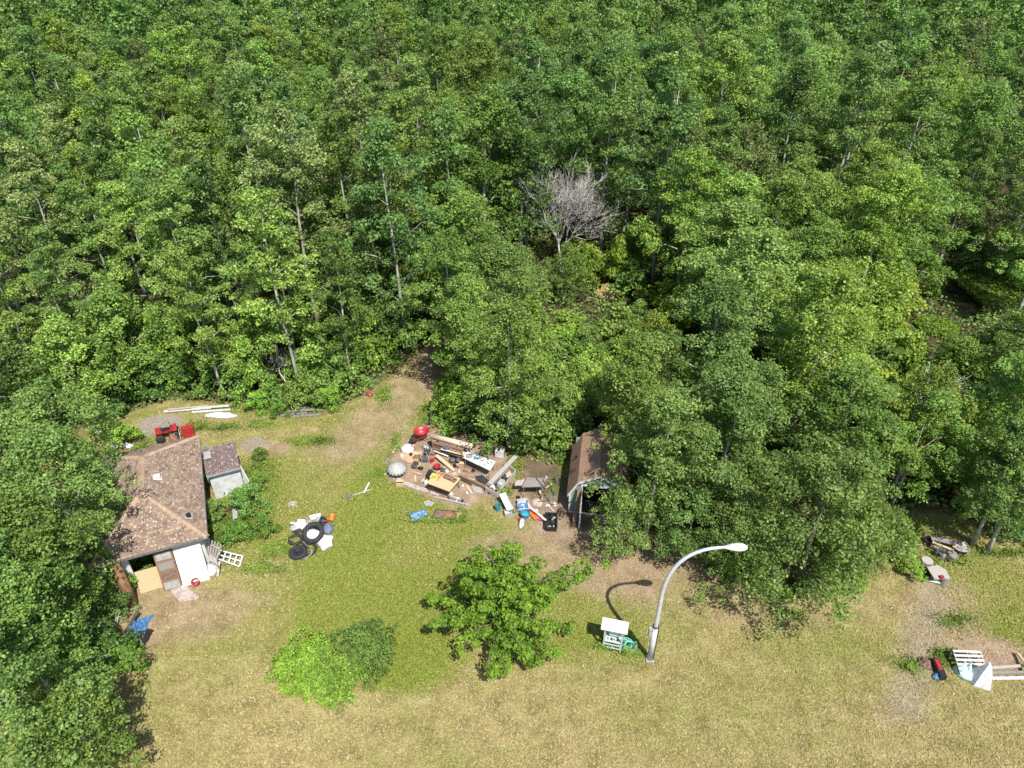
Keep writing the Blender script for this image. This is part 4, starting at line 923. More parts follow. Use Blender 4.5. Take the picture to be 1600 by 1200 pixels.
MB(KT).box((0, -.02, .62), (.66, .36, .04)).build('shelf', 'kiosk', ki)
MB(KT).box((0, -.19, .44), (.66, .03, .06)).build('crossbar', 'kiosk', ki); MB(KT).box((0, -.19, .22), (.66, .03, .06)).build('crossbar', 'kiosk', ki); MB(KT).box((0, -.19, .33), (.05, .028, .16)).build('upright', 'kiosk', ki)
for i, (x, m_) in enumerate(((-.18, 'white'), (-.05, 'dark'), (.1, 'white'), (.2, 'black'))): tag(MB(KT).lathe([(.035, 0), (.04, .1), (.02, .14)], (x, -.1, .64), 8).build('jar', m_), ('white jar at the left of the kiosk shelf', 'dark jar second from the left on the kiosk shelf', 'white jar third from the left on the kiosk shelf', 'black jar at the right end of the kiosk shelf')[i], 'jar')
hc = P(979, 1012); mb = MB(TR(hc))
for k in range(5):
    mb.tube([((.17 + .02 * k) * math.cos(a * .5) , .06 * math.sin(a * .9 + k) + .03 * k - .06, .27 + (.24 + .015 * k) * math.sin(a * .5)) for a in range(13)], .016, 6)
mb.tube([(.15, 0, .27), (.35, -.05, .5), (.42, -.1, .3), (.3, -.15, .03), (.1, -.2, .02), (-.02, -.3, .02)], .016, 6)
tag(mb.build('garden_hose', 'aqua', smooth=True), 'coiled aqua garden hose hanging on a peg right of the kiosk', 'hose')

# ================================================================== JUNK: helpers
def one(mb, name, m, label, cat, group=None, smooth=False): return tag(mb.build(name, m, smooth=smooth), label, cat, group)
def plank(px0, py0, px1, py1, z0, z1, w_, h, m, label, nm='plank', cat='plank'):
    return one(MB().beam(P(px0, py0, z0), P(px1, py1, z1), w_, h), nm, m, label, cat)
def sheet(pts, z, t_, m, label, nm='board', cat='board'):
    zz = z if isinstance(z, (list, tuple)) else [z] * len(pts)
    return one(MB().prism([P(a, b_, q) for (a, b_), q in zip(pts, zz)], t_), nm, m, label, cat)
def heap(px, py, rx, ry, h, m, label, nm='bag', cat='bag', rot=0, seed=0, rough=.7, z=0):
    return one(MB().heap(P(px, py, z), rx, ry, h, rot, seed, rough), nm, m, label, cat, smooth=True)
def table(name, pts, z, mt, ml, label, cat='table', t_=.04, cross=True):
    q = [P(a, b_, z) for a, b_ in pts]; c = sum(q, Vector()) / 4
    t = thing(name, label, cat, (c.x, c.y, 0)); MB().prism(q, t_).build('tabletop', mt, t)
    for p_ in q:
        l = p_.lerp(c, .13); MB().tube([(l.x, l.y, 0), (l.x, l.y, z - t_)], .018, 6).build('leg', ml, t)
    if cross:
        for i in (0, 2):
            a, b_ = q[i].lerp(c, .13), q[(i + 3) % 4 if i == 0 else 1].lerp(c, .13); MB().beam((a.x, a.y, .25), (b_.x, b_.y, .25), .02, .02).build('brace', ml, t)
    return t
def tyre(c, r, rr, tilt=(0, 0, 0), name='tyre', m='rubber', label='', rim=None, stand=None):
    t = thing(name, label, 'tyre' if not rim else 'wheel', (c[0], c[1], c[2]))
    from mathutils import Euler
    T = Matrix.Translation(Vector(c)) @ Euler(tilt).to_matrix().to_4x4()
    prof = []
    for k in range(10):
        a = 2 * math.pi * k / 10; prof.append((r - rr + rr * math.cos(a), rr * .85 * math.sin(a)))
    MB(T).lathe(prof, n=30, close=True).build('casing' if not rim else 'tyre', m, t, True)
    mb = MB(T)
    for k in range(30):
        a = 2 * math.pi * k / 30; mb.box(((r + .004) * math.cos(a), (r + .004) * math.sin(a), 0), (.02, r * .12, rr * 1.1), rot=(0, 0, a))
    o = mb.build('tread', m, t); o['kind'] = 'stuff'
    if rim:
        mb = MB(T); mb.tube([(0, 0, -.06), (0, 0, .06)], .04, 10)
        mb.lathe([(r - 2 * rr + .02, -.03), (r - 2 * rr + .03, .03), (r - 2 * rr - .01, .03), (r - 2 * rr - .01, -.03)], n=24, close=True)
        mb.build('rim', rim, t)
        for k in range(12):
            a = 2 * math.pi * k / 12; MB(T).tube([(.035 * math.cos(a), .035 * math.sin(a), 0), ((r - 2 * rr) * math.cos(a), (r - 2 * rr) * math.sin(a), 0)], .006, 4).build('spoke', rim, t)
    return t

# ---------------------------------------------------------------- the tyre heap on the lawn
c = P(462, 843, .09); tyre(c, .37, .075, label='small dark tyre lying open on the grass at the left of the tyre heap')
c = P(466, 863, .10); tyre(c, .44, .11, label='fat black tyre lying lowest in the tyre heap'); 
one(MB().lathe([(.20, 0), (.24, .05), (.26, .06), (.18, .075), (.05, .03)], P(466, 863, .16), 20), 'hub_disc', 'black', 'black hub disc lying in the hole of the lowest fat tyre', 'disc')
c = P(482, 858, .08); tyre(c, .42, .06, label='thin grey-black tyre half under the fat black tyre')
c = P(489, 832, .42); tyre(c, .55, .11, tilt=(R(24), R(-6), 0), label='largest tyre lying tilted on top of the heap, white sheet seen through it')
one(MB().tube([P(470, 845, .25), P(484, 856, .3), P(488, 863, .2), P(480, 872, .05), P(470, 874, .04)], .035, 8), 'bent_pipe', 'steel', 'bent grey pipe curving over the lower tyres', 'pipe', smooth=True)
heap(508, 846, .42, .55, .18, 'cloth', 'white sheet spread right of the largest tyre', 'plastic_sheet', 'sheet', seed=5, rot=.4)
heap(489, 836, .5, .45, .2, 'cloth', 'white bag under the largest tyre', seed=6)
heap(472, 822, .42, .3, .36, 'cloth', 'bulging white bag above the small dark tyre', seed=7, rot=.3)
heap(513, 827, .28, .36, .28, 'bluecloth', 'blue-grey cloth bundle right of the largest tyre', 'cloth_bundle', 'cloth', seed=8)
heap(505, 815, .22, .2, .3, 'black', 'black bag between the white boxes and the orange bucket', seed=9)
heap(506, 825.5, .2, .13, .33, 'black', 'black pouch lying against the blue-grey cloth', 'pouch', 'bag', seed=10)
one(MB(TR(P(518, 816), 0)).tub((0, 0, .13), .12, .165, .34, tilt=(R(-50), R(10), 0)), 'bucket', 'orange', 'orange bucket tipped over at the top of the tyre heap', 'bucket', smooth=False)
one(MB(TR(P(511, 818), .3)).box((0, 0, .2), (.2, .1, .06)), 'orange_block', 'red', 'small red piece beside the orange bucket', 'plastic piece')
t = thing('crate', 'pale pinkish-white box at the top of the tyre heap', 'box', P(487, 815)); MB(TR(P(487, 815), .5)).tray((0, 0, 0), .5, .34, .26).build('box_body', 'pinkslab', t); MB(TR(P(487, 815), .5)).box((.1, 0, .275), (.3, .36, .015), rot=(0, .1, 0)).build('flap', 'white', t)
one(MB(TR(P(498, 810), .2)).box((0, 0, .12), (.26, .3, .24), jit=.02), 'box', 'cloth', 'small white box left of the black bag', 'box')
one(MB().beam(P(454, 817, .12), P(469, 819, .2), .14, .02), 'white_board', 'white', 'narrow white slat poking out at the upper left of the tyre heap', 'slat')
heap(460, 826, .28, .2, .16, 'greycloth', 'grey plastic bag at the left of the tyre heap', seed=13)
heap(466, 831, .3, .12, .14, 'dark', 'dark tangle of straps above the small dark tyre', 'straps', 'straps', seed=14)
t = thing('tray', 'pale square tray lying on the grass near the weed patch', 'tray', P(456, 788)); MB(TR(P(456, 788), .25)).tray((0, 0, 0), .38, .34, .05, .02).build('tray_body', 'pinkslab', t)
# shovel and post
t = thing('shovel', 'white-handled shovel lying on the lawn under a white bar', 'shovel', P(560, 770))
MB().tube([P(551, 774, .05), P(582.5, 764, .07)], .016, 6).build('handle', 'white', t)
MB(TR(P(546, 775.3, .035), .3)).add([(-.16, -.06, .0), (-.12, -.12, 0), (.1, -.12, .01), (.16, 0, .02), (.1, .12, .01), (-.12, .12, 0), (-.16, .06, 0), (-.16, -.06, -.02), (-.12, -.12, -.02), (.1, -.12, -.01), (.16, 0, 0), (.1, .12, -.01), (-.12, .12, -.02), (-.16, .06, -.02)], [(0, 1, 2, 3, 4, 5, 6), (13, 12, 11, 10, 9, 8, 7)] + [(i, i + 7, (i + 1) % 7 + 7, (i + 1) % 7) for i in range(7)]).build('blade', 'steel', t)
plank(568.5, 770.5, 577, 754, .1, .12, .09, .03, 'white', 'white bar lying across the shovel handle', 'white_bar', 'bar')

# ---------------------------------------------------------------- the junk pad
c = P(660, 690); t = thing('wheelbarrow', 'red wheelbarrow with a black wheel at the top left of the junk pad', 'wheelbarrow', c)
TW = TR(c, R(200)) @ Matrix.Scale(1.2, 4)
MB(TW).lathe([(.18, .42), (.27, .55), (.34, .70), (.355, .70), (.355, .715), (.33, .715), (.25, .56), (.16, .44)], (0, 0, 0), 20, sx=1.15, sy=.95, close=False).build('tub', 'red', t, True)
for s in (-1, 1):
    MB(TW).tube([(.46, .03 * s, .2), (0, .22 * s, .42), (-.75, .28 * s, .62)], .018, 6).build('handle', 'red', t)
    MB(TW).tube([(-.15, .2 * s, .45), (-.3, .24 * s, 0)], .016, 6).build('leg', 'red', t)
MB(TW @ Matrix.Translation((.46, 0, .2)) @ Matrix.Rotation(R(90), 4, 'X')).lathe([(.12, -.05), (.19, -.04), (.2, 0), (.19, .04), (.12, .05), (.02, .03), (.02, -.03)], n=18).build('wheel', 'rubber', t, True)
one(MB().tube([P(674, 681, .95), P(738, 697.5, .95)], .16, 16), 'foam_roll', 'cream', 'long cream roll lying along the back of the junk pad', 'roll', smooth=True)
# brown workbench under it
t = thing('workbench', 'dark brown wooden bench frame below the cream roll', 'bench', P(705, 712))
q = [P(674, 686, .8), P(676, 693, .8), P(722, 707, .8), P(724, 699, .8)]
for p_ in q: MB().box((p_.x, p_.y, .4), (.06, .06, .8)).build('leg', 'brown', t)
for i in range(4): MB().beam(q[i] + Vector((0, 0, .035)), q[(i + 1) % 4] + Vector((0, 0, .035)), .05, .06).build('rail', 'brown', t)
mid_ = [Vector((p_.x, p_.y, .42)) for p_ in q]; MB().prism(mid_, .03).build('shelf', 'brown', t); MB().beam((q[0] + q[1]) / 2, (q[2] + q[3]) / 2, .12, .025).build('slat', 'brown', t)
plank(690, 700, 733, 711, .62, .62, .30, .03, 'cream', 'cream board lying in front of the brown bench')
one(MB(TR(P(698, 700.5, .65), -.25)).tub((0, 0, 0), .15, .19, .16, sx=1.15), 'blue_basin', 'blue', 'small blue basin on the cream board by the brown bench', 'basin')
plank(719, 697, 735, 702, .55, .5, .16, .05, 'white', 'white board under the right end of the cream roll')
t = table('long_table', [(723.5, 715), (730.5, 705), (775, 721), (765.5, 735)], .75, 'white', 'steel', 'long white table with odds and ends on it, back right of the junk pad')
one(MB(TR(P(733, 713, .75), 0)).lathe([(.17, 0), (.19, .03), (.15, .035), (.14, .015)], n=20, close=True), 'ring', 'rust2', 'brown ring at the left end of the long white table', 'ring')
one(MB(TR(P(733, 713, .75), 0)).box((0, 0, .02), (.3, .03, .02)).box((0, 0, .045), (.03, .3, .02)), 'cross_bars', 'rust2', 'crossed brown bars inside the ring on the long white table', 'bars')
heap(744, 716.5, .16, .11, .08, 'turq', 'turquoise cloth on the long white table', 'cloth', 'cloth', z=.75, seed=20)
for i, (px, py, m_, nm, lab) in enumerate([(752, 720, 'dark', 'pliers', 'dark pliers near the middle of the long white table'), (757, 727, 'steel', 'wrench', 'steel wrench near the front edge of the long white table'), (763, 724, 'dark', 'clamp', 'dark clamp at the right part of the long white table'), (749, 727, 'steel', 'file', 'steel file below the pliers on the long white table'), (768, 722, 'rust', 'hinge', 'rusty hinge at the far right end of the long white table')]):
    one(MB(TR(P(px, py, .75), i * 1.1)).box((0, 0, .012), (.16, .03, .022)).box((.07, .03, .012), (.03, .05, .02)), nm, m_, lab, 'tool')
plank(664, 698, 701, 712.5, .35, .12, .16, .03, 'white', 'white tapering board pointing at the middle of the junk pad')
plank(668, 703, 699, 709, .10, .1, .10, .03, 'white', 'thin white strip just below the white tapering board', 'white_strip')
sheet([(679, 712), (684, 709.5), (711, 733), (708.5, 736.5)], [.32, .36, .1, .06], .03, 'tan', 'wide tan plank lying slantwise in the middle of the junk pad', 'plank', 'plank')
heap(637, 704, .38, .36, .38, 'cloth', 'crumpled white bag at the left of the junk pad', seed=21)
sheet([(624, 709), (632, 704), (650, 710), (654, 720), (640, 724), (626, 717)], .04, .03, 'card', 'flattened cardboard on the left of the junk pad', 'cardboard', 'cardboard')
sheet([(640, 703), (658, 707), (660, 714), (644, 712)], [.08, .2, .18, .07], .025, 'tan', 'short tan board resting over the flattened cardboard')
# covered round grill
c = P(621, 741); t = thing('covered_fire_pit', 'round fire pit under a pleated pale grey cover at the left of the junk pad', 'covered grill', c)
MB(TR(c)).lathe([(.52, .34), (.55, .40), (.50, .52), (.34, .68), (.12, .78), (.05, .80)], n=34, wob=.09).build('cover', 'greycloth', t, True)
MB(TR(c)).lathe([(.40, .12), (.48, .30), (.48, .36)], n=24).build('bowl', 'black', t, True)
for k in range(3):
    a = k * 2.094 + .4; MB(TR(c)).tube([(.34 * math.cos(a), .34 * math.sin(a), .2), (.5 * math.cos(a), .5 * math.sin(a), 0)], .02, 6).build('leg', 'black', t)
c = P(624.5, 757); t = thing('crate', 'open tan wooden crate in front of the covered fire pit', 'crate', c)
for s in (-1, 1): MB(TR(c, .12)).box((0, s * .17, .11), (.40, .02, .20)).build('side', 'tan', t); MB(TR(c, .12)).box((s * .20, 0, .11), (.02, .32, .20)).build('side', 'tan', t)
MB(TR(c, .12)).box((0, 0, .01), (.38, .32, .018)).build('base', 'tan', t); MB(TR(c, .12)).box((.02, .05, .22), (.36, .14, .016), rot=(.15, 0, 0)).build('slat', 'tan', t)
one(MB(TR(P(609.5, 712))).lathe([(.17, 0), (.18, .03), (.15, .045), (.02, .045)], n=20), 'rusty_disc', 'rust2', 'round rusty lid on the grass left of the junk pad', 'lid')
plank(602, 725, 607.5, 716, .03, .03, .12, .03, 'grey', 'short grey plank below the rusty lid'); plank(613, 708, 624.5, 690.5, .03, .03, .12, .03, 'grey2', 'pale plank on the grass above the rusty lid')
sheet([(605, 735), (633, 752), (666, 763), (664, 770), (630, 757), (600, 741)], .035, .03, 'pinkslab', 'long flat board edging the lower left of the junk pad', 'edge_board', 'board')
# yellow work table
t = table('plywood_table', [(678, 740), (667, 754.6), (702.5, 768), (720, 747)], .72, 'ply', 'dark', 'yellowish plywood table in the front of the junk pad')
t2 = thing('yellow_case', 'yellow plastic case on the upper left of the plywood table', 'case', P(677, 745, .72)); MB(TR(P(677.5, 745, .72), -.35)).box((0, 0, .05), (.30, .36, .1)).build('case_body', 'yellow', t2); MB(TR(P(677.5, 745, .82), -.35)).box((.02, .0, .012), (.2, .1, .022)).build('handle', 'moss', t2)
t2 = thing('drill', 'orange power tool on the back of the plywood table', 'power tool', P(688, 744, .72)); MB().tube([P(685, 746, .8), P(691, 741, .8)], .045, 8).build('tool_body', 'orange', t2, True); MB().tube([P(687, 745, .8), P(683, 751, .76)], .025, 6).build('grip', 'orange', t2); MB().tube([P(691, 741, .8), P(694, 738.5, .8)], .015, 6).build('bit', 'dark', t2)
t2 = thing('open_tool_box', 'open wooden tool box full of brown tools on the plywood table', 'tool box', P(703, 748, .72)); TB = TR(P(703, 748.5, .72), R(-32)); MB(TB).tray((0, 0, 0), .78, .26, .10, .02).build('box_body', 'brown', t2)
rg = random.Random(9)
for i in range(7): MB(TB).beam((rg.uniform(-.3, .1), rg.uniform(-.08, .08), .05 + i * .006), (rg.uniform(0, .33), rg.uniform(-.08, .08), .06 + i * .006), .025, .02).build('tool', rg.choice(['rust', 'steel', 'tan', 'dark']), t2)
one(MB(TR(P(697, 738.5, .72))).lathe([(.05, 0), (.06, .15), (.05, .15), (.045, .02)], n=12), 'paint_tin', 'white', 'white tin at the back of the plywood table', 'tin')
one(MB(TR(P(710, 741, .72), .4)).box((0, 0, .03), (.26, .16, .05)), 'tan_box', 'tan', 'small tan box at the right end of the plywood table', 'box')
c = P(666, 757); t = thing('jug', 'white plastic jug standing left of the plywood table', 'jug', c); MB(TR(c)).lathe([(.12, 0), (.135, .04), (.135, .27), (.05, .36), (.045, .40)], n=14).build('jug_body', 'white', t, True); MB(TR(c)).lathe([(.05, .40), (.05, .43)], n=10).build('cap', 'dark', t)
heap(673, 744, .3, .26, .4, 'black', 'black rubbish bag behind the plywood table', seed=23)
c = P(683, 733); t = thing('red_basin', 'round red basin behind the plywood table', 'basin', c); MB(TR(c)).tub((0, 0, .12), .13, .20, .14).build('bowl', 'red', t); MB(TR(c)).lathe([(.1, 0), (.12, .12)], n=14).build('foot', 'dark', t)
heap(690, 734.5, .26, .16, .12, 'dark', 'dark clutter right of the round red basin', 'clutter', 'clutter', seed=24)
c = P(675, 722); t = thing('red_funnel', 'small red canister left of the wide tan plank', 'canister', c); MB(TR(c, .8)).box((0, 0, .12), (.26, .14, .22)).build('can_body', 'red', t); MB(TR(c, .8)).tube([(.08, 0, .23), (.14, 0, .32)], .025, 8).build('spout', 'orange', t)
# folded chair frames
for (x0, y0, lab, rz) in [(664, 722, 'folded grey metal chair leaning in the middle left of the junk pad', .4), (668, 712, 'second grey chair frame lying above the folded metal chair', -.6)]:
    c = P(x0, y0); t = thing('folding_chair', lab, 'chair', c); T_ = TR(c, rz)
    for s in (-1, 1):
        MB(T_).tube([(s * .2, -.3, 0), (s * .2, .25, .5)], .014, 6).build('leg', 'grey2', t); MB(T_).tube([(s * .18, .3, 0), (s * .18, -.25, .55)], .014, 6).build('leg', 'steel', t)
    MB(T_).tube([(-.2, .25, .5), (.2, .25, .5)], .014, 6).build('rail', 'steel', t); MB(T_).box((0, -.02, .3), (.36, .34, .02), rot=(.5, 0, 0)).build('seat', 'dark', t)
heap(649, 728, .22, .3, .24, 'darkwood', 'dark heap of roots and scraps right of the covered fire pit', 'scrap_heap', 'scrap', seed=27, rough=1.2)
heap(655, 716, .4, .18, .18, 'brown', 'brown bundle of scrap wood on the left of the junk pad', 'scrap_heap', 'scrap', seed=28, rough=1.2)
heap(672, 708, .35, .22, .3, 'rust2', 'purplish brown clutter below the red wheelbarrow', 'scrap_heap', 'scrap', seed=29, rough=1.2)
heap(680, 700, .4, .2, .34, 'dark', 'dark clutter under the left end of the brown bench', 'scrap_heap', 'scrap', seed=30, rough=1.2)
c = P(663, 700); t = thing('pump', 'small grey-green machine beside the wheelbarrow', 'machine', c); MB(TR(c)).lathe([(.1, 0), (.12, .2), (.08, .3)], n=12).build('motor', 'steel', t, True); MB(TR(c)).box((.02, -.1, .15), (.2, .08, .2)).build('housing', 'shedgreen', t)
tyre(P(707.5, 719, .06), .22, .045, label='small grey spoked wheel lying below the brown bench', rim='steel', name='spoked_wheel', m='dark')
tyre(P(716, 718.5, .2), .16, .04, tilt=(R(70), 0, .5), label='second small wheel propped beside the grey spoked wheel', rim='steel', name='spoked_wheel', m='dark')
c = P(721, 731); t = thing('cardboard_box', 'open cardboard box in the centre of the junk pad', 'box', c); T_ = TR(c, -.15); MB(T_).tray((0, 0, 0), .30, .24, .22, .012).build('box_body', 'card', t)
MB(T_).box((0, .18, .24), (.28, .13, .008), rot=(.5, 0, 0)).build('flap', 'tan', t); MB(T_).box((-.2, 0, .21), (.12, .22, .008), rot=(0, -.4, 0)).build('flap', 'tan', t)
# trough made of boards with a log across
TG = [P(758.5, 761, .34), P(776, 771, .34), P(806, 734.5, .34), P(795, 727.5, .34)]; c = sum(TG, Vector()) / 4
t = thing('wooden_trough', 'long weathered wooden box frame full of scrap at the right of the junk pad', 'trough', (c.x, c.y, 0))
for i in range(4): a, b_ = TG[i], TG[(i + 1) % 4]; MB().beam(Vector((a.x, a.y, .17)), Vector((b_.x, b_.y, .17)), .05, .34).build('side_board', 'grey2', t)
MB().prism([Vector((p_.x, p_.y, .05)).lerp(Vector((c.x, c.y, .05)), .04) for p_ in TG], .04).build('floor_board', 'darkwood', t)
plank(765, 756, 806, 713, .48, .50, .26, .07, 'grey2', 'thick weathered plank lying across the wooden box frame'); plank(762, 758, 795, 727, .44, .46, .18, .05, 'grey', 'second narrower plank beside the thick weathered plank')
t = thing('tote', 'white plastic tub inside the wooden box frame', 'tub', P(783, 757, .06)); MB(TR(P(783, 758, .06), R(60))).tray((0, 0, 0), .40, .26, .26).build('tub_body', 'white', t)
heap(789, 748, .3, .16, .26, 'dark', 'black scrap inside the wooden box frame', 'scrap_heap', 'scrap', seed=31, z=.06, rot=1)
heap(769, 765, .2, .16, .32, 'cloth', 'white rag at the lower left corner of the wooden box frame', 'rag', 'cloth', seed=32, z=.06)
heap(768, 769.5, .2, .16, .3, 'rust2', 'rusty brown lump at the lower corner of the wooden box frame', 'scrap_heap', 'scrap', seed=33, z=.06)
sheet([(790, 740), (797, 735), (800, 741), (792, 747)], .37, .02, 'tan', 'tan board over the upper end of the wooden box frame')
plank(718, 743, 760, 762, .12, .12, .10, .12, 'brown', 'long brown timber running from the plywood table to the wooden box frame', 'timber', 'timber'); plank(719, 748, 737, 757, .08, .08, .08, .08, 'darkwood', 'short dark timber below the long brown timber', 'timber', 'timber')
sheet([(737, 759), (751, 762), (755, 771), (741, 769)], .02, .012, 'slab', 'dark glass pane lying by the wooden box frame', 'glass_pane', 'pane')
sheet([(742, 744), (753, 742), (765, 751), (758, 757), (745, 751)], .025, .015, 'dark', 'dark wet tarp patch on the right of the junk pad', 'tarp', 'tarp')
sheet([(757, 741), (761, 739), (763.5, 741.5), (759, 744)], .03, .02, 'white', 'white scrap of paper above the dark tarp patch', 'paper', 'paper'); sheet([(727.5, 768.5), (730, 767.5), (732, 770.5), (729.5, 772)], .03, .02, 'white', 'white scrap of paper at the front of the junk pad', 'paper', 'paper')
plank(678, 776, 732, 789, .05, .05, .08, .05, 'grey2', 'longest pale timber edging the front of the junk pad', 'timber', 'timber'); plank(700, 777, 728, 784, .05, .05, .07, .05, 'grey', 'shorter grey timber lying above the longest pale timber', 'timber', 'timber'); plank(660, 765, 686, 774, .04, .04, .14, .04, 'pinkslab', 'pale flat timber in front of the plywood table', 'timber', 'timber')
sheet([(662, 784), (668, 781), (679, 785), (674, 791), (664, 790)], .03, .02, 'slab', 'grey paving slab in the grass above the blue cart', 'paving_slab', 'slab')
# blue flat cart
t = thing('blue_cart', 'flat blue trolley with a raised handle on the lawn', 'trolley', P(654, 808)); q = [P(640, 804.5, .16), P(663, 796.6, .16), P(668.5, 804.5, .16), P(645.6, 815.5, .16)]
MB().prism(q, .03).build('deck', 'bluew', t)
for i in range(4): MB().beam(q[i] + Vector((0, 0, .02)), q[(i + 1) % 4] + Vector((0, 0, .02)), .03, .05).build('rim', 'blue', t)
cc = sum(q, Vector()) / 4
for p_ in q:
    l = p_.lerp(cc, .15); MB(TR((l.x, l.y, .055)) @ Matrix.Rotation(R(90), 4, 'X')).lathe([(.052, -.02), (.055, 0), (.052, .02)], n=12).build('wheel', 'rubber', t)
MB().tube([q[0], P(636, 800, .55), P(641, 795, .6), q[0].lerp(q[1], .25)], .015, 6).build('handle', 'teal', t)
# rusty plates
t = thing('rusty_plates', 'brown steel plate with a redder square beside it in a frame on the grass', 'steel plate', P(697, 804)); sq = [P(675, 809, .03), P(681.5, 796.6, .03), P(715.6, 799.5, .03), P(709.5, 813.5, .03)]
a, b_, c_, d_ = sq; m1 = b_.lerp(c_, .47); m2 = a.lerp(d_, .5); MB().prism([a, b_, m1, m2], .02).build('plate', 'rust2', t); MB().prism([m2 + Vector((.02, 0, 0)), m1 + Vector((.02, 0, 0)), c_, d_], .02).build('plate', 'rust', t)
for i in range(4): MB().beam(sq[i] + Vector((0, 0, .012)), sq[(i + 1) % 4] + Vector((0, 0, .012)), .05, .04).build('frame_bar', 'darkwood', t)
heap(718, 805, .22, .2, .14, 'straw', 'dry yellow plant clump right of the rusty plates', 'dry_plant', 'plant', seed=35, rough=1.4)
# white machine
c = P(781, 712); t = thing('white_appliance', 'white box machine with black fittings at the foot of the brush', 'machine', c); T_ = TR(c, -.15)
MB(T_).box((0, 0, .25), (.5, .4, .46)).build('housing', 'white', t); MB(T_).box((-.05, 0, .50), (.14, .3, .04)).build('lid', 'dark', t); MB(T_).tube([(.2, -.1, .5), (.2, .15, .62), (-.1, .15, .62)], .02, 6).build('handle', 'dark', t); MB(T_).box((.16, .05, .51), (.12, .2, .05)).build('panel', 'steel', t)
# grey board table and posts
t = table('old_board_table', [(824, 746), (855, 747), (848, 760), (815.5, 761)], .80, 'grey', 'steel', 'weathered grey board table in front of the brush, right of the junk pad', cross=False)
sheet([(806, 751), (820, 748.5), (816, 758), (804, 758.5)], .62, .04, 'grey2', 'lower pale board poking out left of the weathered grey table')
for i, (a, b_, h, lab) in enumerate([(858, 784, 1.9, 'tallest thin grey post standing behind the weathered grey table'), (846, 780, 1.5, 'thin grey post just right of the weathered grey table'), (838, 770, 1.7, 'thin grey post at the back of the weathered grey table'), (866, 776, 1.3, 'thin leaning post furthest right of the weathered grey table')]):
    p_ = P(a, b_); one(MB().tube([p_, p_ + Vector((.05 * i, .2, h))], .03, 6), 'post', 'steel', lab, 'post')
one(MB().beam(P(846, 778, .7), P(866, 776, .7), .03, .03), 'cross_rail', 'steel', 'thin rail tied between the grey posts', 'rail')
# right of the pad: boxes and tubs
one(MB(TR(P(778, 797))).tub((0, 0, 0), .13, .165, .38), 'bucket', 'teal', 'teal bucket standing on the grass left of the white trough', 'bucket')
t = thing('white_trough', 'long white trough leaning on a grey box', 'trough', P(793, 795)); q0, q1 = P(785, 771, .62), P(797, 796, .34); dd = (q1 - q0); sx = dd.cross(Vector((0, 0, 1))).normalized() * .17; up = Vector((0, 0, .1))
MB().add([q0 - sx, q0 + sx, q1 + sx, q1 - sx, q0 - sx * .75 + up * -1, q0 + sx * .75 - up, q1 + sx * .75 - up, q1 - sx * .75 - up], [(7, 6, 5, 4), (0, 4, 5, 1), (1, 5, 6, 2), (2, 6, 7, 3), (3, 7, 4, 0)]).build('trough_shell', 'slab', t)
MB().add([q0 - sx * .85 - up * .5, q0 + sx * .85 - up * .5, q1 + sx * .85 - up * .5, q1 - sx * .85 - up * .5], [(0, 1, 2, 3)]).build('trough_floor', 'white', t)
for a, b_ in ((q0 - sx, q1 - sx), (q0 + sx, q1 + sx), (q0 - sx, q0 + sx), (q1 - sx, q1 + sx)): MB().beam(a, b_, .03, .03).build('rim', 'white', t)
t = thing('grey_box', 'grey-white plastic box in front of the white trough', 'box', P(795, 805)); MB(TR(P(795.5, 804), .18)).tray((0, 0, 0), .52, .36, .24).build('box_body', 'slab', t); MB(TR(P(794, 804), .2)).box((-.08, -.02, .14), (.2, .2, .16)).build('packet', 'white', t)
t = thing('blue_tote', 'open blue and white tote at the back of the tub group', 'tub', P(817, 791)); MB(TR(P(817, 791), .15)).tray((0, 0, 0), .56, .44, .36, .02).build('tub_body', 'white', t); MB(TR(P(817, 791, .34), .15)).box((0, .05, .015), (.46, .26, .02), rot=(.1, 0, 0)).build('tub_lid', 'blue', t)
for s in (-1, 1): MB(TR(P(817, 791, .36), .15)).box((0, s * .225, .01), (.58, .03, .02)).build('rim', 'bluew', t); MB(TR(P(817, 791, .36), .15)).box((s * .28, 0, .01), (.03, .42, .02)).build('rim', 'bluew', t)
heap(817, 797, .24, .2, .34, 'cloth', 'white crumpled sack in front of the blue tote', 'sack', 'bag', seed=41)
t = thing('turquoise_tub', 'round turquoise tub with dark blue inside, in front of the white sack', 'tub', P(820.5, 808)); MB(TR(P(820.5, 808))).tub((0, 0, 0), .19, .25, .34).build('tub_body', 'blue', t); MB(TR(P(820.5, 808))).lathe([(.19, .27), (.1, .31), (.02, .30)], n=16, sx=1.05).build('contents', 'turq', t)
c = P(826, 795); t = thing('white_jug', 'round white jug right of the white sack', 'jug', c); MB(TR(c)).lathe([(.08, 0), (.12, .08), (.12, .2), (.05, .3), (.04, .34)], n=14).build('jug_body', 'white', t, True)
sheet([(827, 795), (832, 793), (842, 808), (836, 812), (829, 805)], [.12, .16, .2, .12, .12], .05, 'orange', 'orange-red plastic sled beside the turquoise tub', 'plastic_sled', 'sled')
plank(829, 793, 853, 813, .42, .30, .10, .03, 'white', 'long narrow white board resting over the orange sled', 'white_board', 'board')
one(MB(TR(P(841, 811), -.4)).box((0, 0, .07), (.3, .22, .14), jit=.015), 'pink_box', 'pink', 'small pink plastic box below the orange sled', 'box')
sheet([(832, 781), (840, 778), (848, 785), (845, 792), (832, 790)], .05, .05, 'pinkslab', 'pale stone slab behind the orange sled', 'stone_slab', 'slab')
heap(815, 820, .16, .3, .34, 'cloth', 'upright white sack above the top of the young tree', 'sack', 'bag', seed=43, rot=-.3)
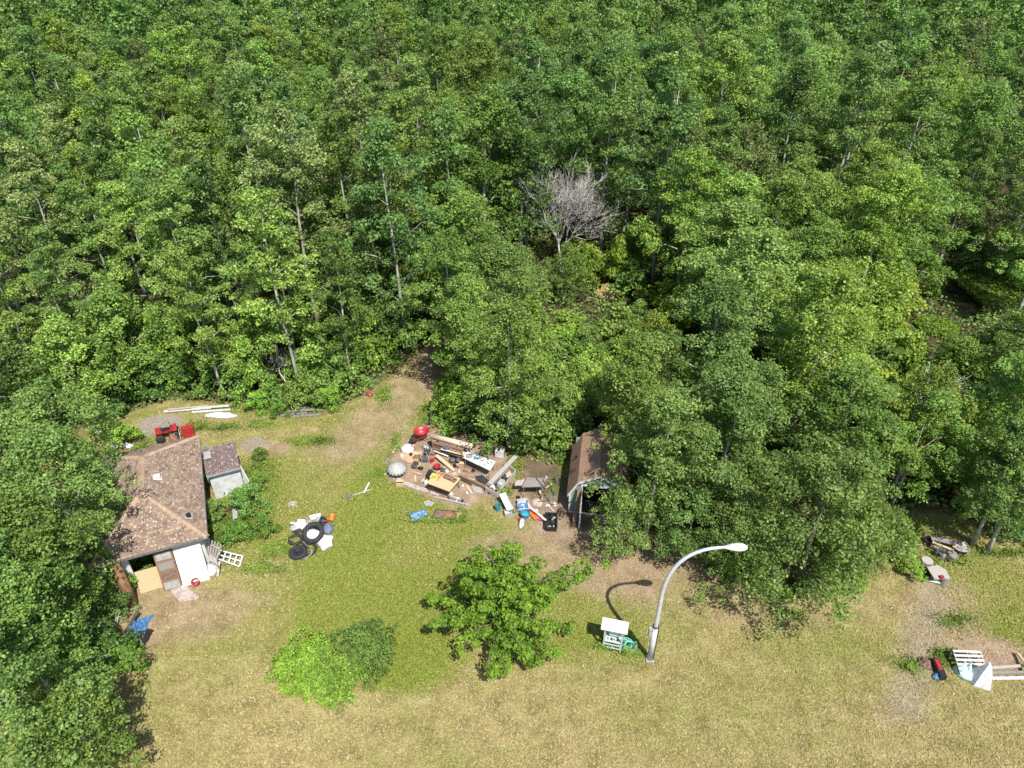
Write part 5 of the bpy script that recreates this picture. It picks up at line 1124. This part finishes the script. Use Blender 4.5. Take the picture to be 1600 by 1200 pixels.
one(MB(TR(P(812, 813, .0))).lathe([(.07, .0), (.09, .1), (.06, .16)], n=10), 'red_pot', 'red', 'small red pot behind the upright white sack', 'pot')
c = P(861, 819); t = thing('black_tub', 'long black plastic tub standing by the green shed', 'tub', c); T_ = TR(c, R(-3)); MB(T_).tray((0, 0, 0), .58, 1.02, .30, .03).build('tub_body', 'black', t)
for s in (-1, 1): MB(T_).box((s * .30, 0, .30), (.05, 1.08, .03)).build('rim', 'black', t); MB(T_).box((0, s * .52, .30), (.55, .05, .03)).build('rim', 'black', t)
rg = random.Random(3)
for i in range(9): MB(T_).box((rg.uniform(-.18, .18), rg.uniform(-.38, .38), .06 + .02 * i), (rg.uniform(.05, .2), rg.uniform(.05, .3), .04), rot=(0, 0, rg.random() * 3)).build('scrap', rg.choice(['dark', 'black', 'steel', 'slab']), t)
one(MB(TR(P(941, 838))).tub((0, 0, 0), .14, .17, .42), 'bucket', 'white', 'white bucket standing under the overhanging tree beside the shed', 'bucket')
one(MB(TR(P(989, 824))).tub((0, 0, 0), .17, .21, .4), 'bucket', 'blue', 'blue bucket under the tree right of the shed doorway', 'bucket')
heap(1000, 840, .2, .3, .3, 'cloth', 'greyish white bag under the tree right of the blue bucket', seed=44); heap(985, 848, .4, .25, .3, 'dark', 'dark covered lump in the shade below the blue bucket', 'covered_lump', 'bundle', seed=45)
# metal rack and chair frame near the brush
c = P(672, 668); t = thing('metal_rack', 'bent dark metal rack in the brush above the wheelbarrow', 'rack', c); T_ = TR(c, .3)
for a, b_ in (((-.35, 0, .0), (.1, 0, .6)), ((.1, 0, .6), (.35, .1, .1)), ((-.3, 0, .1), (.3, .1, .12)), ((0, 0, .45), (.3, .6, .9)), ((.1, .1, .1), (.35, .7, .9))): MB(T_).beam(a, b_, .05, .04).build('bar', 'dark', t)
MB(T_).box((0, -.05, .15), (.5, .1, .04)).build('step', 'slab', t)
one(MB(TR(P(694, 678), .2)).tube([(-.2, 0, 0), (-.17, .1, .75), (.17, .1, .75), (.2, 0, 0)], .018, 6), 'hoop_frame', 'slab', 'thin grey hoop standing behind the cream roll', 'frame')

# ---------------------------------------------------------------- behind and beside the cottage
c = P(264, 684); t = thing('red_quad_bike', 'red and black quad bike parked behind the cottage roof', 'quad bike', c); T_ = TR(c, R(25))
MB(T_).box((0, 0, .55), (.95, .30, .16), jit=.03).build('body', 'red', t); MB(T_).box((-.05, 0, .68), (.5, .24, .1), jit=.02).build('seat', 'black', t)
for x in (-.42, .42):
    for y in (-.3, .3): MB(T_ @ Matrix.Translation((x, y, .25)) @ Matrix.Rotation(R(90), 4, 'X')).lathe([(.1, -.09), (.25, -.09), (.27, 0), (.25, .09), (.1, .09)], n=16).build('wheel', 'rubber', t, True)
    MB(T_).box((x, 0, .66), (.34, .66, .05), jit=.02).build('mudguard', 'red', t)
MB(T_).tube([(.22, -.3, .92), (.3, 0, .86), (.22, .3, .92)], .018, 6).build('handlebar', 'black', t); MB(T_).tube([(.34, 0, .6), (.3, 0, .86)], .02, 6).build('steering_post', 'black', t)
c = P(296, 680); t = thing('red_tool_chest', 'glossy red metal chest behind the right corner of the cottage', 'chest', c); T_ = TR(c, R(22)); MB(T_).box((0, 0, .3), (.66, .4, .56)).build('chest_body', 'red', t); MB(T_).box((0, 0, .60), (.68, .42, .03)).build('lid', 'red', t); MB(T_).box((-.36, 0, .2), (.04, .2, .3)).build('side_handle', 'black', t)
heap(272, 688, .3, .2, .4, 'rust', 'rusty red cloth between the quad bike and the red chest', 'cloth', 'cloth', seed=50)
one(MB().tube([P(282, 686, .2), P(279, 670, .9)], .02, 6), 'pole', 'white', 'thin white pole leaning between quad bike and red chest', 'pole')
c = P(189, 698); t = thing('plastic_chairs', 'white plastic garden chair tipped over behind the cottage', 'chair', c); T_ = TR(c, R(-30)) @ Matrix.Rotation(R(50), 4, 'X')
MB(T_).box((0, 0, .42), (.48, .46, .03)).build('seat', 'white', t); MB(T_).poly([(-.22, .22, .44), (.22, .22, .44), (.24, .34, .92), (-.24, .34, .92)], (0, 1, 0), .03).build('backrest', 'white', t)
for x in (-.21, .21):
    for y in (-.2, .2): MB(T_).tube([(x, y, .41), (x * 1.15, y * 1.15, 0)], .022, 6).build('leg', 'white', t)
    MB(T_).beam((x * 1.1, -.2, .64), (x * 1.1, .24, .66), .05, .025).build('armrest', 'white', t)
heap(199, 698, .35, .2, .2, 'cloth', 'white plastic sheet beside the tipped white garden chair', 'plastic_sheet', 'sheet', seed=51)
for x0, y0, x1, y1, z, w_, lab in [(149, 676, 190, 671, .08, .18, 'lowest white weathered board at the left edge of the yard'), (160, 671, 207, 667, .14, .2, 'upper white weathered board at the left edge of the yard'), (188, 675, 208, 670, .1, .22, 'short grey-white board at the right end of the left board pile')]: plank(x0, y0, x1, y1, z, z + .04, w_, .06, 'whitewood', lab, 'board', 'board')
for x0, y0, x1, y1, z, w_, m_, lab in [(256, 643, 330, 637, .10, .16, 'whitewood', 'longest white plank of the pile at the back of the yard'), (300, 638, 358, 634, .16, .14, 'whitewood', 'upper white plank of the pile at the back of the yard'), (262, 640, 326, 634, .22, .12, 'grey2', 'bleached plank lying on top of the pile at the back of the yard'), (300, 644, 360, 640, .06, .14, 'whitewood', 'lower white plank at the right of the back pile')]: plank(x0, y0, x1, y1, z, z, w_, .06, m_, lab, 'plank', 'plank')
one(MB().heap(P(344, 650), 1.15, .26, .22, -.02, 52, .5), 'white_tarp', 'cloth', 'long white tarp bundle in front of the plank pile at the back of the yard', 'tarp', smooth=True)
one(MB(TR(P(359, 625), .1)).box((0, 0, .3), (.5, .2, .1)), 'plank', 'tan', 'tan block sitting in the brush above the plank pile', 'block')
for i, (x0, y0, x1, y1, z) in enumerate([(435, 646, 468, 641, .1), (440, 649, 480, 645, .1), (450, 643, 492, 640, .18), (446, 640, 478, 637, .24), (460, 651, 500, 648, .06)]): plank(x0, y0, x1, y1, z, z, .10, .09, 'grey', ('grey pole at the left end of the stacked poles', 'second grey pole, in front in the stack by the brush', 'grey pole in the middle of the stack by the brush', 'topmost grey pole of the stack by the brush', 'grey pole lying lowest and furthest right of the stack by the brush')[i], 'pole', 'pole')
heap(577, 617, .22, .2, .22, 'red', 'small faded red cloth left of the dirt track', 'cloth', 'cloth', seed=53); heap(567, 614, .3, .2, .16, 'pinkslab', 'pale rag beside the faded red cloth left of the track', 'rag', 'cloth', seed=54)
sheet([(362, 786), (371, 785), (371, 809), (364, 812)], .22, .03, 'slab', 'grey ribbed panel in the weeds beside the cottage', 'panel', 'panel'); t = thing('brick_stack', 'little stack of red-brown bricks in the weeds beside the grey panel', 'bricks', P(354, 803))
for i in range(14): MB(TR(P(351 + (i % 4) * 2.6, 806 - (i // 4 % 3) * 6, .05 + .07 * (i // 10)), .3 + random.uniform(-.3, .3))).box((0, 0, 0), (.20, .10, .065)).build('brick', 'brick', t)
c = P(940, 433); t = thing('brick_pile', 'orange-red pile of bricks in the forest gap beside the dead grey tree', 'bricks', c); rg = random.Random(6)
for i in range(46):
    a = rg.uniform(0, 6.28); r0 = 1.1 * rg.random() ** .5; MB(TR(c)).box((r0 * math.cos(a), .7 * r0 * math.sin(a), .08 + .35 * (1 - r0 / 1.1) * rg.random()), (.34, .18, .14), rot=(rg.uniform(-.4, .4), rg.uniform(-.4, .4), rg.uniform(0, 3))).build('brick', 'brick', t)
heap(950, 462, 1.2, .7, .7, 'straw', 'dry yellow-brown mound in the forest gap below the brick pile', 'mound', 'mound', seed=60, rough=1)
heap(820, 440, .9, .6, .4, 'brick', 'reddish earth mound in the gap left of the small bright tree', 'mound', 'mound', seed=61, rough=1)
# front of the cottage
t = thing('slatted_chair', 'weathered grey slatted garden chair leaning by the cottage corner', 'chair', P(336, 872))
bk = [P(327, 842, 1.5), P(345, 851, 1.45), P(338, 873, .5), P(325, 866, .5)]
for i in range(5): MB().beam(bk[0].lerp(bk[1], i / 4), bk[3].lerp(bk[2], i / 4), .09, .025).build('slat', 'grey2', t)
MB().beam(bk[3], bk[2], .06, .05).build('rail', 'grey2', t); MB().beam(bk[0].lerp(bk[3], .3), bk[1].lerp(bk[2], .3), .06, .03).build('rail', 'grey2', t)
st = [bk[3], bk[2], bk[2] + Vector((.25, -.45, .05)), bk[3] + Vector((.25, -.45, .05))]; MB().prism(st, .03).build('seat', 'grey2', t)
for p_ in st: MB().beam((p_.x, p_.y, 0), (p_.x, p_.y, p_.z - .03), .05, .05).build('leg', 'grey', t)
t = thing('lattice_frame', 'cream white lattice frame lying slantwise in the weeds right of the cottage', 'lattice', P(359, 873))
lattice(t, P(344, 860, .5), P(379, 869, .25), P(374, 885, .1), P(340, 873, .3), 4, 2, 'white', .07)
sheet([(317, 870), (338, 875), (341, 893), (319, 885)], [.5, .45, .1, .1], .03, 'slab', 'dark grey panel under the slatted chair', 'panel', 'panel'); heap(328, 892, .4, .5, .3, 'cloth', 'crumpled white sheet below the slatted garden chair', 'plastic_sheet', 'sheet', seed=63)
plank(343, 877, 340, 901, .5, .1, .1, .04, 'grey2', 'upright grey board right of the crumpled white sheet'); one(MB(TR(P(320, 884), .4)).box((0, 0, .16), (.2, .16, .1)), 'brick', 'brick', 'single orange-red brick left of the crumpled white sheet', 'brick')
t = thing('foam_sheet', 'white sheet with a small green print lying before the cottage', 'sheet', P(288, 910)); MB().prism([P(288.5, 901, .06), P(298.5, 903, .04), P(287.5, 920, .03), P(278, 915, .05)], .02).build('sheet_body', 'white', t); MB().prism([P(281, 911.5, .062), P(287, 911.5, .06), P(286, 913.5, .058), P(280.5, 913.5, .06)], .006).build('green_print', 'aqua', t)
t = thing('bucket', 'red bucket lying on its side before the cottage', 'bucket', P(307, 910)); MB(TR(P(307, 910))).tub((0, 0, .14), .13, .17, .3, tilt=(R(55), 0, .4)).build('bucket_body', 'red', t); MB(TR(P(307, 910))).tube([(-.15, -.15, .2), (-.05, -.32, .1), (.12, -.2, .15)], .008, 5).build('handle', 'white', t)
sheet([(266, 918), (276, 904), (284, 905), (300, 924), (312, 934), (296, 938), (282, 940), (270, 930)], .035, .04, 'pinkslab', 'cracked pale stone slab on the ground before the cottage', 'stone_slab', 'slab')
one(MB().heap(P(214, 985), .32, .75, .3, -.35, 64, 1.1), 'blue_tarp', 'blue', 'crumpled shiny blue tarp at the foot of the left trees', 'tarp')
one(MB().heap(P(204, 1005), .5, .42, .26, .2, 65, 1.2), 'blue_sheet', 'bluew', 'pale blue crumpled sheet at the lower end of the blue tarp', 'tarp')
heap(224, 999, .25, .5, .3, 'black', 'black bag right of the crumpled blue tarp', seed=66, rot=-.3); plank(204, 1031, 231, 1017, .05, .05, .10, .04, 'grey2', 'bleached plank on the ground below the blue tarp')
for i, (x0, y0, x1, y1) in enumerate([(185, 965, 205, 935), (178, 985, 190, 940), (195, 990, 215, 955)]): plank(x0, y0, x1, y1, .1, .5, .14, .05, ('darkwood', 'slab', 'darkwood')[i], ('dark plank leaning under the trees by the tarp', 'grey panel strip under the left trees', 'second dark plank just above the blue tarp')[i])

# ---------------------------------------------------------------- weathered seats on the right
t = thing('plank_bench', 'weathered grey plank bench, long top with a gap, at the right of the yard', 'bench', P(1482, 856))
for i, (a, b_) in enumerate([((1455, 841), (1512, 852)), ((1457, 847), (1490, 860)), ((1460, 854), (1485, 864))]): MB().beam(P(*a, .52), P(*b_, .50), .26 if i == 0 else .12, .05).build('plank', ('grey', 'tan', 'grey')[i], t)
MB().prism([P(1488, 853, .56), P(1508, 846, .58), P(1513, 862, .5), P(1499, 861, .5)], .05).build('end_board', 'grey2', t)
for a, b_ in ((1460, 868), (1508, 868), (1485, 872)): p_ = P(a, b_); MB().box((p_.x, p_.y, .22), (.12, .2, .44)).build('leg', 'grey', t)
def stump(px, py, r, h, m, label, seed=0):
    c = P(px, py); t = thing('tree_stump', label, 'stump', c); MB(TR(c)).lathe([(r * 1.12, 0), (r * .98, h * .3), (r, h * .97), (r * .96, h - .012)], n=18, wob=.04).build('trunk', 'bark2', t, True); MB(TR(c)).lathe([(r * .94, h - .012), (r * .9, h)], n=18, wob=.03).build('cut_face', m, t)
stump(1444, 886, .28, .5, 'grey2', 'tall grey stump left of the plank bench'); stump(1470, 872, .2, .34, 'grey2', 'small pale stump under the left of the plank bench'); stump(1485, 874, .24, .4, 'grey', 'wedge-shaped grey stump under the right of the plank bench')
c = P(1460, 905); t = thing('stump_table', 'broad low table of weathered wood with dark cracks, nearest the gravel path', 'table', c); MB(TR(c, .2)).add([(-.42, -.30, .5), (.3, -.42, .5), (.48, .05, .5), (.28, .40, .5), (-.3, .38, .5), (-.42, -.30, .42), (.3, -.42, .42), (.48, .05, .42), (.28, .40, .42), (-.3, .38, .42)], [(0, 1, 2, 3, 4), (9, 8, 7, 6, 5)] + [(i, i + 5, (i + 1) % 5 + 5, (i + 1) % 5) for i in range(5)]).build('tabletop', 'grey2', t)
MB(TR(c)).lathe([(.25, 0), (.2, .2), (.22, .42)], n=14).build('foot', 'grey', t)
one(MB(TR(P(1471, 903, .5))).lathe([(.08, 0), (.11, .06), (.09, .12), (.02, .13)], n=14), 'red_pot', 'red', 'small red pot on the corner of the weathered stump table', 'pot'); one(MB(TR(P(1473, 912))).lathe([(.2, 0), (.18, .3), (.17, .48)], n=12), 'wood_block', 'grey', 'narrow upright block right of the weathered stump table', 'block')
plank(1445, 906, 1470, 911, .1, .1, .08, .04, 'white', 'white plank on the ground before the weathered stump table'); plank(1452, 901, 1466, 905, .06, .06, .07, .03, 'grey2', 'thin grey strip above the white plank')
one(MB(TR(P(1448, 849))).lathe([(.2, 0), (.24, .2), (.22, .3)], n=16), 'black_pot', 'black', 'round black pot behind the left end of the plank bench', 'pot'); one(MB(TR(P(1445, 897))).tub((0, 0, 0), .16, .2, .3), 'black_pot', 'black', 'round black pot between the tall grey stump and the stump table', 'pot')
# bottom right corner
t = thing('pallet', 'weathered white pallet at the bottom right of the yard', 'pallet', P(1515, 1032)); A, B_, C_, D_ = P(1489, 1017, .55), P(1533, 1019, .55), P(1545, 1052, .25), P(1500, 1052, .25)
for i in range(6): MB().beam(A.lerp(D_, i / 5.0), B_.lerp(C_, i / 5.0), .10, .025).build('slat', 'whitewood', t)
for u in (.03, .5, .97): MB().beam(A.lerp(B_, u) - Vector((0, 0, .06)), D_.lerp(C_, u) - Vector((0, 0, .06)), .05, .09).build('runner', 'grey', t)
for p_ in (A, B_): q = p_ - Vector((0, 0, .11)); MB().beam((q.x, q.y, 0), q, .08, .08).build('prop', 'grey', t)
c = P(1530, 1062); one(MB(TR(c)).lathe([(.52, 0), (.40, .35), (.26, .7), (.05, 1.15)], n=5, wob=.05), 'white_tarp', 'cloth', 'white peaked cloth standing on the right of the pallet', 'tarp'); heap(1508, 1050, .45, .4, .4, 'glassy', 'pale blue sheet draped over the lower end of the pallet', 'sheet', 'sheet', seed=71)
c = P(1470, 1050); t = thing('red_case', 'long dark red and black case lying left of the pallet', 'case', c); MB().beam(P(1460, 1030, .15), P(1474, 1060, .15), .26, .24).build('case_body', 'black', t); MB().beam(P(1463, 1030, .29), P(1470, 1046, .29), .16, .04).build('lid', 'red', t)
heap(1463, 1058, .2, .15, .15, 'blue', 'small blue bag below the dark red case', seed=72); heap(1444, 1037, .3, .3, .2, 'rust2', 'coil of rusty wire left of the dark red case', 'wire_coil', 'wire', seed=73, rough=1.4)
for i, (x0, y0, x1, y1) in enumerate([(1545, 1044, 1600, 1040), (1540, 1052, 1610, 1050), (1550, 1060, 1620, 1059), (1590, 1020, 1612, 1048)]): plank(x0, y0, x1, y1, .1 + .05 * (i == 3), .12 + .3 * (i == 3), .12, .05, ('grey2', 'grey', 'whitewood', 'tan')[i], ('uppermost bleached board lying right of the pallet', 'grey board just below the uppermost bleached board', 'white board lowest right of the pallet', 'tan board sloping down at the right edge below the grass')[i], 'board', 'board')
# bright grass bank by the creek
rng = np.random.default_rng(77); k = 5200; a = rng.uniform(0, 6.28, k); s = rng.random(k) ** .5; cb = P(1462, 512)
X = cb.x + np.cos(a) * s * 1.5; Y = cb.y + np.sin(a) * s * 1.6; C = np.stack([X, Y, .1 + .5 * rng.random(k) * (1 - s * .7)], 1); N = rng.normal(size=(k, 3)) * .6 + np.array([0, 0, .9])
V, F, T = leaf_quads(C, N, np.full(k, .16), rng, np.clip(.6 + rng.normal(size=k) * .2, 0, 1)); o = bpy.data.objects.new('reeds', raw_mesh('reeds', V, F, M['leaf_bright'], T)); COL.objects.link(o); tag(o, 'bright yellow-green reeds on the bank of the dark creek', 'reeds', kind='stuff')
cb = P(1545, 455); a = rng.uniform(0, 6.28, k); s = rng.random(k) ** .5; X = cb.x + np.cos(a) * s * 3.2; Y = cb.y + np.sin(a) * s * 3.4; ok = poly_dist(X, Y, POOL) > .3; X, Y, s2 = X[ok], Y[ok], s[ok]
C = np.stack([X, Y, .05 + .3 * rng.random(len(X))], 1); V, F, T = leaf_quads(C, rng.normal(size=(len(X), 3)) * .6 + np.array([0, 0, .9]), np.full(len(X), .2), rng, np.clip(.4 + rng.normal(size=len(X)) * .2, 0, 1)); o = bpy.data.objects.new('bank_grass', raw_mesh('bank_grass', V, F, M['leaf'], T)); COL.objects.link(o); o.color = (1.2, 1.0, .6, 1); tag(o, 'olive grass on the shaded bank right of the creek', 'grass', kind='stuff')
print('OBJECTS', len(bpy.data.objects))

# small scraps strewn over the pad
rg = random.Random(99); KN = [('wood_offcut', 'tan', 'tan wood offcut', 'scrap wood'), ('wood_offcut', 'grey2', 'grey wood offcut', 'scrap wood'), ('metal_scrap', 'steel', 'steel scrap', 'scrap metal'), ('rag', 'cloth', 'white rag', 'cloth'), ('metal_scrap', 'rust', 'rusty scrap', 'scrap metal'), ('wood_offcut', 'brown', 'brown wood offcut', 'scrap wood'), ('plastic_scrap', 'black', 'black plastic scrap', 'plastic piece')]
n_s = 0
while n_s < 76:
    px, py = rg.uniform(608, 800), rg.uniform(680, 785)
    if n_s > 54: px, py = rg.uniform(790, 880), rg.uniform(735, 800)
    p_ = P(px, py)
    if poly_dist(np.array([p_.x]), np.array([p_.y]), PAD)[0] > -.25: continue
    n_s += 1; nm, m_, lab, cat = KN[min(6, int(rg.random() ** 1.3 * 7))]; T_ = TR(p_, rg.uniform(0, 3.1)); mb = MB(T_)
    if nm == 'wood_offcut': mb.box((0, 0, .04), (rg.uniform(.25, .8), rg.uniform(.06, .14), .03), rot=(0, rg.uniform(-.08, .08), 0), jit=.008)
    elif nm == 'rag': mb.heap((0, 0, 0), rg.uniform(.08, .18), rg.uniform(.06, .12), .08, 0, n_s, 1.2, n=12, rings=4)
    elif nm == 'metal_scrap': mb.tube([(-.2, 0, .02), (0, .08, .08), (.2, 0, .03), (.25, -.12, .02)], rg.uniform(.012, .03), 6).box((.05, .05, .04), (.14, .1, .05), rot=(.1, .2, .5), jit=.02)
    else: mb.box((0, 0, .06), (rg.uniform(.12, .26), .14, .1), jit=.03)
    one(mb, nm, m_, f'{lab} lying ' + ('in the litter before the brush' if n_s > 55 else 'on the bare earth of the junk pad'), cat, 'small scraps strewn over the junk pad')
# alike things that still share their words are told apart by their order from the left
_seen = {}
for o in bpy.data.objects:
    if o.parent is None and o.get('label'): _seen.setdefault(o['label'], []).append(o)
_ord = 'first second third fourth fifth sixth seventh eighth ninth tenth eleventh twelfth thirteenth fourteenth fifteenth sixteenth seventeenth eighteenth nineteenth twentieth'.split()
for lab, os_ in _seen.items():
    if 1 < len(os_) <= 20:
        os_.sort(key=lambda o: proj(*o.location)[0])
        for i, o in enumerate(os_): o['label'] = f'{lab}, ' + ('leftmost' if i == 0 else 'rightmost' if i == len(os_) - 1 else f'{_ord[i]} from left')
for o in bpy.data.objects:
    if o.get('label') and len(o['label'].replace('-', ' ').split()) > 16: o['label'] = o['label'].replace('yellow green', 'yellowish').replace('just left of', 'beside').replace('straight ', '')
